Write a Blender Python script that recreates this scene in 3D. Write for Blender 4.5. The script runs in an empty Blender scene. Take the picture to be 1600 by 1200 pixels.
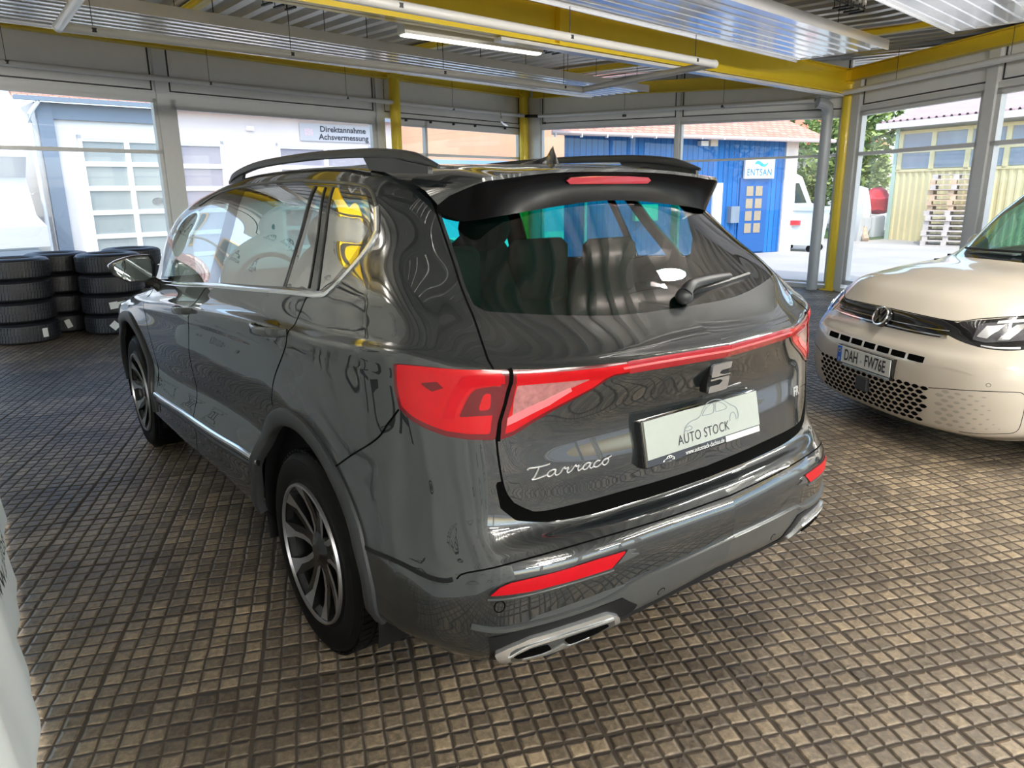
import bpy, math, random
import numpy as np
from mathutils import Vector, Matrix
random.seed(7)
PI = math.pi
scene = bpy.context.scene
COL = scene.collection

# ---------------------------------------------------------------- camera
def look_matrix(pos, yaw, pitch, roll):
    f = Vector((math.sin(yaw)*math.cos(pitch), math.cos(yaw)*math.cos(pitch), -math.sin(pitch)))
    r = Vector((math.cos(yaw), -math.sin(yaw), 0.0))
    d = f.cross(r)
    r2 = r*math.cos(roll) + d*math.sin(roll)
    d2 = -r*math.sin(roll) + d*math.cos(roll)
    m = Matrix((( r2.x, -d2.x, -f.x, pos[0]), (r2.y, -d2.y, -f.y, pos[1]), (r2.z, -d2.z, -f.z, pos[2]), (0, 0, 0, 1)))
    return m
cam_data = bpy.data.cameras.new('camera')
cam = bpy.data.objects.new('camera', cam_data); COL.objects.link(cam)
cam_data.sensor_width = 36.0
cam_data.lens = 36.0*1141.58/1600.0
cam_data.clip_start = 0.02; cam_data.clip_end = 400
cam.matrix_world = look_matrix((-1.7462, -2.2991, 1.5953), 0.64750, 0.25900, 0.01220)
scene.camera = cam

# ---------------------------------------------------------------- world, sun, exposure
scene.view_settings.view_transform = 'Standard'
scene.view_settings.look = 'None'
scene.view_settings.gamma = 1.0
scene.view_settings.use_curve_mapping = False
scene.view_settings.exposure = 1.25
world = bpy.data.worlds.new('world'); scene.world = world; world.use_nodes = True
wn = world.node_tree.nodes; wl = world.node_tree.links
for n in list(wn): wn.remove(n)
sky = wn.new('ShaderNodeTexSky'); sky.sky_type = 'NISHITA'; sky.sun_disc = False
sky.sun_elevation = math.radians(50); sky.sun_rotation = math.radians(200); sky.air_density = 1.0; sky.dust_density = 1.5
bgn = wn.new('ShaderNodeBackground'); bgn.inputs['Strength'].default_value = 0.25
wo = wn.new('ShaderNodeOutputWorld')
wl.new(sky.outputs[0], bgn.inputs[0]); wl.new(bgn.outputs[0], wo.inputs[0])
sun_d = bpy.data.lights.new('sun', 'SUN'); sun_d.energy = 1.05; sun_d.angle = math.radians(0.6); sun_d.color = (1.0, 0.95, 0.87)
sun = bpy.data.objects.new('sun', sun_d); COL.objects.link(sun)
SUN_DIR = Vector((0.62, 0.45, -1.15)).normalized()
sun.rotation_euler = SUN_DIR.to_track_quat('-Z', 'Y').to_euler(); sun.location = (-8, -8, 14)
scene.cycles.max_bounces = 10; scene.cycles.transparent_max_bounces = 24
scene.cycles.glossy_bounces = 5; scene.cycles.diffuse_bounces = 5
scene.cycles.caustics_reflective = False; scene.cycles.caustics_refractive = False
scene.cycles.use_denoising = True
scene.cycles.sample_clamp_indirect = 6.0

# ---------------------------------------------------------------- materials
def new_mat(name):
    m = bpy.data.materials.new(name); m.use_nodes = True
    nt = m.node_tree
    for n in list(nt.nodes): nt.nodes.remove(n)
    out = nt.nodes.new('ShaderNodeOutputMaterial')
    return m, nt, out
def pbr(name, col, rough=0.5, metal=0.0, coat=0.0, noise=0.0, nscale=20.0, bump=0.0, bscale=60.0, emis=None, estr=0.0, spec=0.5, coat_rough=0.03, stretch=None, coat_ior=1.5):
    m, nt, out = new_mat(name)
    b = nt.nodes.new('ShaderNodeBsdfPrincipled'); nt.links.new(b.outputs[0], out.inputs[0])
    b.inputs['Base Color'].default_value = (*col, 1); b.inputs['Roughness'].default_value = rough
    b.inputs['Metallic'].default_value = metal; b.inputs['Coat Weight'].default_value = coat
    b.inputs['Coat Roughness'].default_value = coat_rough
    b.inputs['Specular IOR Level'].default_value = spec
    b.inputs['Coat IOR'].default_value = coat_ior
    if emis: b.inputs['Emission Color'].default_value = (*emis, 1); b.inputs['Emission Strength'].default_value = estr
    tc = nt.nodes.new('ShaderNodeTexCoord'); src = tc.outputs['Object']
    if stretch:
        mp = nt.nodes.new('ShaderNodeMapping'); mp.inputs['Scale'].default_value = stretch
        nt.links.new(src, mp.inputs[0]); src = mp.outputs[0]
    if noise > 0:
        n = nt.nodes.new('ShaderNodeTexNoise'); n.inputs['Scale'].default_value = nscale; n.inputs['Detail'].default_value = 4
        nt.links.new(src, n.inputs['Vector'])
        mx = nt.nodes.new('ShaderNodeMix'); mx.data_type = 'RGBA'
        mx.inputs[6].default_value = (*[c*(1-noise) for c in col], 1); mx.inputs[7].default_value = (*[min(1, c*(1+noise)) for c in col], 1)
        nt.links.new(n.outputs[0], mx.inputs[0]); nt.links.new(mx.outputs[2], b.inputs['Base Color'])
    if bump > 0:
        n2 = nt.nodes.new('ShaderNodeTexNoise'); n2.inputs['Scale'].default_value = bscale; n2.inputs['Detail'].default_value = 3
        nt.links.new(src, n2.inputs['Vector'])
        bp = nt.nodes.new('ShaderNodeBump'); bp.inputs['Strength'].default_value = bump; bp.inputs['Distance'].default_value = 0.01
        nt.links.new(n2.outputs[0], bp.inputs['Height']); nt.links.new(bp.outputs[0], b.inputs['Normal'])
    return m
def pane_mat(name, tint=(1, 1, 1), gloss=(1, 1, 1), ior=1.45, boost=1.0):
    m, nt, out = new_mat(name)
    tr = nt.nodes.new('ShaderNodeBsdfTransparent'); tr.inputs[0].default_value = (*tint, 1)
    gl = nt.nodes.new('ShaderNodeBsdfGlossy'); gl.inputs['Roughness'].default_value = 0.0; gl.inputs[0].default_value = (*gloss, 1)
    fr = nt.nodes.new('ShaderNodeFresnel'); fr.inputs[0].default_value = ior
    geo = nt.nodes.new('ShaderNodeNewGeometry')
    # same reflectance from both faces of the thin pane
    ab = nt.nodes.new('ShaderNodeMath'); ab.operation = 'MULTIPLY'; ab.inputs[1].default_value = boost; ab.use_clamp = True
    lw = nt.nodes.new('ShaderNodeLayerWeight'); lw.inputs[0].default_value = 0.5
    pw = nt.nodes.new('ShaderNodeMath'); pw.operation = 'POWER'; pw.inputs[1].default_value = 3.2
    ad = nt.nodes.new('ShaderNodeMath'); ad.operation = 'ADD'; ad.inputs[1].default_value = 0.075
    nt.links.new(lw.outputs['Facing'], pw.inputs[0]); nt.links.new(pw.outputs[0], ad.inputs[0]); nt.links.new(ad.outputs[0], ab.inputs[0])
    mx = nt.nodes.new('ShaderNodeMixShader')
    nt.links.new(ab.outputs[0], mx.inputs[0]); nt.links.new(tr.outputs[0], mx.inputs[1]); nt.links.new(gl.outputs[0], mx.inputs[2])
    nt.links.new(mx.outputs[0], out.inputs[0])
    nt.nodes.remove(fr); nt.nodes.remove(geo)
    return m
M = {}
M['paint'] = pbr('graphite_paint', (0.014, 0.018, 0.020), 0.40, 0.1, 1.0, noise=0.06, nscale=900, coat_rough=0.0, coat_ior=1.95, spec=0.2)
M['satin_grey'] = pbr('satin_grey_plastic', (0.10, 0.105, 0.105), 0.30, 0.35, 0.25, noise=0.05, nscale=300)
M['clad'] = pbr('cladding_plastic', (0.032, 0.034, 0.037), 0.42, 0.0, 0.0, noise=0.1, nscale=400, bump=0.08, bscale=900)
M['wheel_black'] = pbr('wheel_black', (0.006, 0.006, 0.007), 0.25, coat=0.3, noise=0.1, nscale=80)
M['black'] = pbr('black_matte', (0.006, 0.006, 0.007), 0.65, spec=0.3, noise=0.2, nscale=80)
M['deep_black'] = pbr('deep_black_plastic', (0.002, 0.002, 0.0025), 0.25, spec=0.12, noise=0.1, nscale=80)
M['void'] = pbr('gap_black', (0.002, 0.002, 0.002), 0.9, spec=0.05, noise=0.1, nscale=80)
M['gloss_black'] = pbr('gloss_black', (0.008, 0.008, 0.009), 0.08, 0, 1.0, noise=0.1, nscale=200)
M['seal'] = pbr('rubber_seal', (0.012, 0.012, 0.013), 0.4, noise=0.1, nscale=200)
M['chrome'] = pbr('chrome', (0.88, 0.90, 0.93), 0.10, 1.0, noise=0.03, nscale=50)
M['satin_chrome'] = pbr('satin_chrome', (0.88, 0.89, 0.90), 0.25, 0.8, noise=0.03, nscale=60)
M['machined'] = pbr('machined_alloy', (0.46, 0.46, 0.48), 0.30, 0.9, noise=0.05, nscale=120)
M['red_lens'] = pbr('red_lens', (0.58, 0.004, 0.009), 0.25, 0, 0.6, spec=0.2, noise=0.12, nscale=18)
M['red_deep'] = pbr('dark_red_lens', (0.14, 0.003, 0.006), 0.14, 0, 0.4, noise=0.2, nscale=40)
M['red_bar'] = pbr('light_bar_lens', (0.40, 0.006, 0.016), 0.15, 0, 1.0, noise=0.1, nscale=30)
M['red_soft'] = pbr('reflector_red', (0.55, 0.004, 0.012), 0.35, 0, 0.2, spec=.2, noise=0.08, nscale=200, bump=0.1, bscale=500)
M['clear_lens'] = pbr('pink_clear_lens', (0.50, 0.20, 0.20), 0.12, 0.3, 1.0, noise=0.5, nscale=60)
M['pink_lens'] = pbr('light_guide', (0.85, 0.20, 0.22), 0.15, 0, .4, noise=0.1, nscale=60)
M['car_glass'] = pane_mat('front_side_glass', (0.75, 0.88, 0.86))
M['privacy'] = pane_mat('privacy_glass', (0.03, 1.0, 0.80), boost=0.75)
M['privacy_side'] = pane_mat('privacy_side_glass', (0.30, 0.62, 0.62), boost=2.0)
M['room_glass'] = pane_mat('window_glass', (0.93, 0.97, 0.96), boost=0.55)
M['rubber'] = pbr('tyre_rubber', (0.004, 0.004, 0.0045), 0.55, spec=0.15, noise=0.2, nscale=40, bump=0.15, bscale=260)
M['tyre_new'] = pbr('new_tyre_rubber', (0.016, 0.016, 0.020), 0.42, noise=0.3, nscale=30, bump=0.3, bscale=160)
M['white_print'] = pbr('white_print', (0.80, 0.81, 0.78), 0.35, coat=0.3, noise=0.02, nscale=60)
M['plate_white'] = pbr('plate_white', (0.42, 0.46, 0.42), 0.3, coat=0.4, noise=0.03, nscale=40)
M['ink'] = pbr('black_ink', (0.03, 0.03, 0.035), 0.5, noise=0.1, nscale=60)
M['grey_ink'] = pbr('grey_ink', (0.20, 0.24, 0.27), 0.5, noise=0.1, nscale=60)
M['blue_ink'] = pbr('blue_ink', (0.02, 0.12, 0.55), 0.4, noise=0.05, nscale=60)
M['yellow'] = pbr('yellow_steel_paint', (0.90, 0.66, 0.03), 0.42, coat=0.2, noise=0.06, nscale=6, bump=0.1, bscale=90)
M['white_metal'] = pbr('white_lacquered_metal', (0.78, 0.77, 0.74), 0.30, coat=0.2, noise=0.03, nscale=8)
M['frame'] = pbr('aluminium_frame', (0.68, 0.69, 0.69), 0.38, 0.1, noise=0.04, nscale=20)
M['frame_dark'] = pbr('frame_joint', (0.03, 0.032, 0.035), 0.5, noise=0.1, nscale=20)
M['band'] = pbr('grey_band_panel', (0.84, 0.84, 0.83), 0.5, noise=0.05, nscale=5, bump=0.1, bscale=220)
M['deck'] = pbr('galvanised_deck', (0.55, 0.54, 0.52), 0.30, 0.75, noise=0.12, nscale=3)
M['heater'] = pbr('radiant_panel', (0.93, 0.92, 0.91), 0.22, 0.45, coat=0.8, coat_rough=0.08, noise=0.02, nscale=4)
M['wall'] = pbr('wall_plaster', (0.72, 0.70, 0.66), 0.7, noise=0.05, nscale=3, bump=0.1, bscale=60)
M['greypipe'] = pbr('grey_pipe', (0.42, 0.45, 0.48), 0.35, noise=0.04, nscale=8)
M['seat'] = pbr('seat_fabric', (0.005, 0.005, 0.0055), 0.9, spec=0.1, noise=0.2, nscale=60)
M['asphalt'] = pbr('yard_ground', (0.48, 0.45, 0.41), 0.9, noise=0.18, nscale=0.8, bump=0.2, bscale=8)
M['grass'] = pbr('verge_green', (0.10, 0.17, 0.05), 0.9, noise=0.5, nscale=6, bump=0.5, bscale=20)
M['stucco'] = pbr('white_stucco', (0.74, 0.72, 0.69), 0.8, noise=0.08, nscale=1.2, bump=0.1, bscale=20)
M['stucco_pink'] = pbr('pinkish_stucco', (0.72, 0.65, 0.62), 0.8, noise=0.08, nscale=1.2, bump=0.1, bscale=20)
M['sheet_and_shade'] = pbr('blue_grey_sheet_and_shade', (0.20, 0.25, 0.31), 0.5, noise=0.05, nscale=2)  # sheet metal; also the painted eave and downpipe shade on the workshop
M['milk_glass'] = pbr('frosted_pane', (0.34, 0.38, 0.37), 0.15, coat=0.6, noise=0.10, nscale=1.2)
M['lilac_pane'] = pbr('grey_lilac_pane', (0.34, 0.32, 0.36), 0.2, coat=0.5, noise=0.08, nscale=2)
M['door_frame'] = pbr('white_door_frame', (0.78, 0.80, 0.80), 0.4, noise=0.02, nscale=5)
M['orange_wall'] = pbr('orange_plaster', (0.66, 0.36, 0.22), 0.8, noise=0.12, nscale=1.5)
M['lightblue'] = pbr('light_blue_sheet', (0.25, 0.42, 0.62), 0.5, noise=0.1, nscale=2)
M['van_white'] = pbr('van_white', (0.58, 0.60, 0.61), 0.25, coat=0.6, noise=0.02, nscale=3)
M['van_glass'] = pbr('van_glass', (0.03, 0.05, 0.05), 0.05, coat=1.0, noise=0.5, nscale=2)
M['pallet'] = pbr('pallet_wood', (0.52, 0.38, 0.26), 0.8, noise=0.3, nscale=9, bump=0.3, bscale=50)
M['pallet_grey'] = pbr('weathered_pallet_wood', (0.50, 0.45, 0.42), 0.8, noise=0.3, nscale=9, bump=0.3, bscale=50)
M['tarp_red'] = pbr('red_tarp', (0.75, 0.05, 0.06), 0.45, noise=0.1, nscale=4)
M['bark'] = pbr('bark', (0.10, 0.075, 0.05), 0.9, noise=0.4, nscale=8, bump=0.5, bscale=30)
M['leaf'] = pbr('leaf_green', (0.36, 0.44, 0.14), 0.6, noise=0.6, nscale=3)
M['leaf_dark'] = pbr('leaf_deep_green', (0.19, 0.28, 0.10), 0.6, noise=0.6, nscale=3)
M['vw_paint'] = pbr('cream_paint', (0.62, 0.55, 0.46), 0.30, 0, 1.0, noise=0.02, nscale=300)
M['fill_glow'] = pbr('fill_tube_glow', (0.9, 0.9, 0.85), 0.4, emis=(1.0, 0.97, 0.90), estr=66.0, noise=0.02)  # glow of the added, unseen fill battens
M['lamp_soft'] = pbr('lit_diffuser', (0.9, 0.9, 0.85), 0.4, emis=(1.0, 0.97, 0.86), estr=1.1, noise=0.02)
M['lamp_clear'] = pbr('headlamp_cover', (0.10, 0.10, 0.11), 0.04, 0.2, 1.0, noise=0.4, nscale=30)

def brick_like(name, c1, c2, mortar, sx, sy, msize=0.04, rough=0.8, axis='XZ', bump=0.5, offset=0.5):
    m, nt, out = new_mat(name)
    b = nt.nodes.new('ShaderNodeBsdfPrincipled'); nt.links.new(b.outputs[0], out.inputs[0]); b.inputs['Roughness'].default_value = rough
    tc = nt.nodes.new('ShaderNodeTexCoord'); sp = nt.nodes.new('ShaderNodeSeparateXYZ'); cb = nt.nodes.new('ShaderNodeCombineXYZ')
    nt.links.new(tc.outputs['Object'], sp.inputs[0])
    nt.links.new(sp.outputs[axis[0]], cb.inputs[0]); nt.links.new(sp.outputs[axis[1]], cb.inputs[1])
    br = nt.nodes.new('ShaderNodeTexBrick'); nt.links.new(cb.outputs[0], br.inputs['Vector'])
    br.inputs['Color1'].default_value = (*c1, 1); br.inputs['Color2'].default_value = (*c2, 1); br.inputs['Mortar'].default_value = (*mortar, 1)
    br.inputs['Scale'].default_value = 1.0; br.inputs['Brick Width'].default_value = sx; br.inputs['Row Height'].default_value = sy
    br.inputs['Mortar Size'].default_value = msize; br.offset = offset
    nt.links.new(br.outputs[0], b.inputs['Base Color'])
    bp = nt.nodes.new('ShaderNodeBump'); bp.inputs['Strength'].default_value = bump; bp.inputs['Distance'].default_value = 0.02; bp.invert = True
    nt.links.new(br.outputs['Fac'], bp.inputs['Height']); nt.links.new(bp.outputs[0], b.inputs['Normal'])
    return m
M['blue_boards'] = brick_like('blue_boards', (0.008, 0.125, 0.40), (0.015, 0.165, 0.48), (0.004, 0.05, 0.20), 0.16, 9.0, 0.010, offset=0)
M['roof_tiles'] = brick_like('terracotta_tiles', (0.62, 0.27, 0.18), (0.72, 0.38, 0.27), (0.33, 0.13, 0.09), 0.22, 0.16, 0.012, axis='XY')
M['tile_roof_old'] = brick_like('old_roof_tiles', (0.36, 0.22, 0.19), (0.46, 0.28, 0.24), (0.16, 0.10, 0.09), 0.22, 0.25, 0.02, axis='XY')

def floor_material():
    m, nt, out = new_mat('cobble_slab_floor')
    L = nt.links.new; N_ = nt.nodes.new
    def mth(op, a=None, b=None, c=None):
        n = N_('ShaderNodeMath'); n.operation = op
        for i, v in enumerate((a, b, c)):
            if v is None: continue
            if isinstance(v, (int, float)): n.inputs[i].default_value = v
            else: L(v, n.inputs[i])
        return n.outputs[0]
    b = N_('ShaderNodeBsdfPrincipled'); L(b.outputs[0], out.inputs[0])
    tc = N_('ShaderNodeTexCoord')
    mp = N_('ShaderNodeMapping'); mp.inputs['Rotation'].default_value = (0, 0, math.radians(-67.3)); L(tc.outputs['Object'], mp.inputs[0])
    wob = N_('ShaderNodeTexNoise'); wob.inputs['Scale'].default_value = 9.0; wob.inputs['Detail'].default_value = 2; L(mp.outputs[0], wob.inputs['Vector'])
    sub = N_('ShaderNodeVectorMath'); sub.operation = 'SUBTRACT'; L(wob.outputs['Color'], sub.inputs[0]); sub.inputs[1].default_value = (0.5, 0.5, 0.5)
    scl = N_('ShaderNodeVectorMath'); scl.operation = 'SCALE'; L(sub.outputs[0], scl.inputs[0]); scl.inputs['Scale'].default_value = 0.014
    add = N_('ShaderNodeVectorMath'); add.operation = 'ADD'; L(mp.outputs[0], add.inputs[0]); L(scl.outputs[0], add.inputs[1])
    sp = N_('ShaderNodeSeparateXYZ'); L(add.outputs[0], sp.inputs[0])
    PX_, PY_ = 0.066, 0.0645
    cx = mth('DIVIDE', sp.outputs[0], PX_); cy = mth('DIVIDE', sp.outputs[1], PY_)
    fx = mth('FRACT', cx); fy = mth('FRACT', cy); ix = mth('FLOOR', cx); iy = mth('FLOOR', cy)
    ex = mth('SUBTRACT', 0.5, mth('ABSOLUTE', mth('SUBTRACT', fx, 0.5)))
    ey = mth('SUBTRACT', 0.5, mth('ABSOLUTE', mth('SUBTRACT', fy, 0.5)))
    # every eighth joint is the wider joint between two slabs
    sx8 = mth('DIVIDE', sp.outputs[0], PX_*8); sy8 = mth('DIVIDE', sp.outputs[1], PY_*8)
    e8x = mth('MULTIPLY', mth('SUBTRACT', 0.5, mth('ABSOLUTE', mth('SUBTRACT', mth('FRACT', sx8), 0.5))), 8.0)
    e8y = mth('MULTIPLY', mth('SUBTRACT', 0.5, mth('ABSOLUTE', mth('SUBTRACT', mth('FRACT', sy8), 0.5))), 8.0)
    e = mth('MINIMUM', mth('MINIMUM', ex, mth('SUBTRACT', e8x, 0.05)), mth('MINIMUM', ey, mth('SUBTRACT', e8y, 0.05)))
    # round the corners a little
    rc = N_('ShaderNodeMapRange'); rc.interpolation_type = 'SMOOTHSTEP'; L(e, rc.inputs[0]); rc.inputs[1].default_value = 0.030; rc.inputs[2].default_value = 0.095
    stone = rc.outputs[0]
    cell = N_('ShaderNodeCombineXYZ'); L(ix, cell.inputs[0]); L(iy, cell.inputs[1])
    wn_ = N_('ShaderNodeTexWhiteNoise'); wn_.noise_dimensions = '2D'; L(cell.outputs[0], wn_.inputs['Vector'])
    slab = N_('ShaderNodeCombineXYZ'); L(mth('FLOOR', sx8), slab.inputs[0]); L(mth('FLOOR', sy8), slab.inputs[1])
    wn2 = N_('ShaderNodeTexWhiteNoise'); wn2.noise_dimensions = '2D'; L(slab.outputs[0], wn2.inputs['Vector'])
    big = N_('ShaderNodeTexNoise'); big.inputs['Scale'].default_value = 1.6; big.inputs['Detail'].default_value = 5; L(mp.outputs[0], big.inputs['Vector'])
    fine = N_('ShaderNodeTexNoise'); fine.inputs['Scale'].default_value = 55; fine.inputs['Detail'].default_value = 5; fine.inputs['Roughness'].default_value = 0.65; L(mp.outputs[0], fine.inputs['Vector'])
    t = mth('ADD', mth('ADD', mth('MULTIPLY', wn_.outputs['Value'], 0.32), mth('MULTIPLY', wn2.outputs['Value'], 0.22)), mth('ADD', mth('MULTIPLY', big.outputs[0], 0.85), mth('MULTIPLY', fine.outputs[0], 1.0)))
    ramp = N_('ShaderNodeValToRGB'); L(mth('SUBTRACT', t, 0.72), ramp.inputs[0])
    r = ramp.color_ramp; r.elements[0].position = 0.12; r.elements[0].color = (0.060, 0.044, 0.030, 1); r.elements[1].position = 0.85; r.elements[1].color = (0.44, 0.33, 0.21, 1)
    k = r.elements.new(0.48); k.color = (0.190, 0.145, 0.097, 1)
    mx = N_('ShaderNodeMix'); mx.data_type = 'RGBA'; L(stone, mx.inputs[0]); mx.inputs[6].default_value = (0.050, 0.035, 0.022, 1); L(ramp.outputs[0], mx.inputs[7])
    L(mx.outputs[2], b.inputs['Base Color'])
    rr = N_('ShaderNodeMapRange'); L(fine.outputs[0], rr.inputs[0]); rr.inputs[3].default_value = 0.28; rr.inputs[4].default_value = 0.60
    ro = N_('ShaderNodeMix'); ro.data_type = 'FLOAT'; L(stone, ro.inputs[0]); ro.inputs[2].default_value = 0.85; L(rr.outputs[0], ro.inputs[3]); L(ro.outputs[0], b.inputs['Roughness'])
    b.inputs['Specular IOR Level'].default_value = 0.6
    dome = N_('ShaderNodeMapRange'); dome.interpolation_type = 'SMOOTHSTEP'; L(e, dome.inputs[0]); dome.inputs[1].default_value = 0.01; dome.inputs[2].default_value = 0.20
    med = N_('ShaderNodeTexNoise'); med.inputs['Scale'].default_value = 24; med.inputs['Detail'].default_value = 3; L(mp.outputs[0], med.inputs['Vector'])
    h = mth('ADD', dome.outputs[0], mth('ADD', mth('MULTIPLY', med.outputs[0], 0.55), mth('ADD', mth('MULTIPLY', fine.outputs[0], 0.30), mth('MULTIPLY', wn_.outputs['Value'], 0.14))))
    bp = N_('ShaderNodeBump'); bp.inputs['Strength'].default_value = 0.9; bp.inputs['Distance'].default_value = 0.008; L(h, bp.inputs['Height']); L(bp.outputs[0], b.inputs['Normal'])
    return m
M['floor'] = floor_material()
def cloth_material():
    m = pbr('banner_cloth', (0.86, 0.87, 0.85), 0.75, noise=0.03, nscale=3, bump=0.15, bscale=6)
    nt = m.node_tree; out = [n for n in nt.nodes if n.type == 'OUTPUT_MATERIAL'][0]; b = [n for n in nt.nodes if n.type == 'BSDF_PRINCIPLED'][0]
    tl_ = nt.nodes.new('ShaderNodeBsdfTranslucent'); tl_.inputs[0].default_value = (0.85, 0.86, 0.84, 1)
    mx = nt.nodes.new('ShaderNodeMixShader'); mx.inputs[0].default_value = 0.45
    nt.links.new(b.outputs[0], mx.inputs[1]); nt.links.new(tl_.outputs[0], mx.inputs[2]); nt.links.new(mx.outputs[0], out.inputs[0])
    return m
M['cloth'] = cloth_material()

# ---------------------------------------------------------------- object helpers
def tag(o, label=None, cat=None, group=None, kind=None):
    if label: o['label'] = label
    if cat: o['category'] = cat
    if group: o['group'] = group
    if kind: o['kind'] = kind
    return o
def empty(name, loc=(0, 0, 0), rz=0.0):
    o = bpy.data.objects.new(name, None); COL.objects.link(o); o.location = loc; o.rotation_euler = (0, 0, rz); o.empty_display_size = 0.1
    return o
def kids(o):
    return [c for c in bpy.data.objects if c.parent == o]
def copy_tree(o, parent=None, ch=None):
    c = o.copy(); COL.objects.link(c)
    if parent: c.parent = parent
    for k in (CH.get(o.name, [])):
        copy_tree(k, c)
    if parent: CH.setdefault(parent.name, []).append(c)
    return c
CH = {}
class MB:
    def __init__(s): s.v = []; s.f = []; s.m = []
    def add(s, vs, fs, mi=0):
        o = len(s.v); s.v += [tuple(map(float, p)) for p in vs]; s.f += [tuple(o+i for i in f) for f in fs]; s.m += [mi]*len(fs); return s
    def box(s, x0, x1, y0, y1, z0, z1, mi=0):
        return s.add([(x0,y0,z0),(x1,y0,z0),(x1,y1,z0),(x0,y1,z0),(x0,y0,z1),(x1,y0,z1),(x1,y1,z1),(x0,y1,z1)],
                     [(3,2,1,0),(4,5,6,7),(0,1,5,4),(1,2,6,5),(2,3,7,6),(3,0,4,7)], mi)
    def rbox(s, x0, x1, y0, y1, z0, z1, r=0.02, mi=0, n=3):
        # box with rounded vertical (z) edges and chamfered top and bottom
        pts = []
        for cx, cy, a0 in ((x1-r, y1-r, 0), (x0+r, y1-r, PI/2), (x0+r, y0+r, PI), (x1-r, y0+r, 1.5*PI)):
            for i in range(n+1):
                a = a0+PI/2*i/n; pts.append((cx, cy, math.cos(a), math.sin(a)))
        lv = [(z0, -r*0.5), (z0+r*0.5, 0), (z1-r*0.5, 0), (z1, -r*0.5)]
        vs = [(cx+ca*(r+d), cy+sa*(r+d), z) for z, d in lv for cx, cy, ca, sa in pts]
        k = len(pts); fs = []
        for j in range(3):
            for i in range(k): fs.append((j*k+i, j*k+(i+1) % k, (j+1)*k+(i+1) % k, (j+1)*k+i))
        fs.append(tuple(reversed(range(k)))); fs.append(tuple(range(3*k, 4*k)))
        return s.add(vs, fs, mi)
    def prism(s, poly, a0, a1, axis='y', mi=0):
        # poly in the two other axes
        def P(u, w, a):
            return {'x': (a, u, w), 'y': (u, a, w), 'z': (u, w, a)}[axis]
        n = len(poly); vs = [P(u, w, a0) for u, w in poly]+[P(u, w, a1) for u, w in poly]
        fs = [(i, (i+1) % n, n+(i+1) % n, n+i) for i in range(n)]+[tuple(reversed(range(n))), tuple(range(n, 2*n))]
        return s.add(vs, fs, mi)
    def lathe(s, prof, axis='x', c=(0, 0, 0), n=48, mi=0, closed=False, a0=0, a1=2*PI):
        # prof: (offset along axis, radius)
        full = abs(a1-a0-2*PI) < 1e-6; m = n if full else n+1; vs = []
        for i in range(m):
            a = a0+(a1-a0)*i/n; ca, sa = math.cos(a), math.sin(a)
            for t, r in prof:
                if axis == 'x': vs.append((c[0]+t, c[1]+r*ca, c[2]+r*sa))
                elif axis == 'z': vs.append((c[0]+r*ca, c[1]+r*sa, c[2]+t))
                else: vs.append((c[0]+r*ca, c[1]+t, c[2]+r*sa))
        k = len(prof); fs = []
        for i in range(n):
            j = (i+1) % m
            for q in range(k-1): fs.append((i*k+q, j*k+q, j*k+q+1, i*k+q+1))
            if closed: fs.append((i*k+k-1, j*k+k-1, j*k, i*k))
        return s.add(vs, fs, mi)
    def sweep(s, path, prof, up=None, mi=0, caps=True, closed=False, scales=None):
        # prof: closed list of (side, up) offsets carried along path
        P = [Vector(p) for p in path]; n = len(P); k = len(prof); vs = []
        for i in range(n):
            if closed: t = P[(i+1) % n]-P[i-1]
            else: t = P[min(i+1, n-1)]-P[max(i-1, 0)]
            t.normalize()
            u = up[i] if isinstance(up, list) else (up if up is not None else Vector((0, 0, 1)))
            u = Vector(u)
            if abs(u.normalized().dot(t)) > 0.98: u = Vector((1, 0, 0)) if abs(t.x) < 0.9 else Vector((0, 1, 0))
            b = t.cross(u).normalized(); w = b.cross(t).normalized(); sc = scales[i] if scales else 1.0
            for a, c in prof: vs.append(P[i]+b*a*sc+w*c*sc)
        fs = []
        for i in range(n if closed else n-1):
            j = (i+1) % n
            for q in range(k): fs.append((i*k+q, i*k+(q+1) % k, j*k+(q+1) % k, j*k+q))
        if caps and not closed: fs += [tuple(reversed(range(k))), tuple(range((n-1)*k, n*k))]
        return s.add(vs, fs, mi)
    def tube(s, path, r, n=12, mi=0, closed=False, scales=None):
        return s.sweep(path, [(r*math.cos(2*PI*i/n), r*math.sin(2*PI*i/n)) for i in range(n)], mi=mi, closed=closed, scales=scales)
    def ellipsoid(s, c, r, nu=16, nv=10, mi=0, fn=None):
        vs = []; fs = []
        for j in range(nv+1):
            th = PI*j/nv
            for i in range(nu):
                ph = 2*PI*i/nu; d = (math.sin(th)*math.cos(ph), math.sin(th)*math.sin(ph), math.cos(th))
                k = fn(d) if fn else 1.0
                vs.append((c[0]+r[0]*d[0]*k, c[1]+r[1]*d[1]*k, c[2]+r[2]*d[2]*k))
        for j in range(nv):
            for i in range(nu): fs.append((j*nu+i, (j+1)*nu+i, (j+1)*nu+(i+1) % nu, j*nu+(i+1) % nu))
        return s.add(vs, fs, mi)
    def xf(s, fn):
        s.v = [tuple(fn(p)) for p in s.v]; return s
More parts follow.
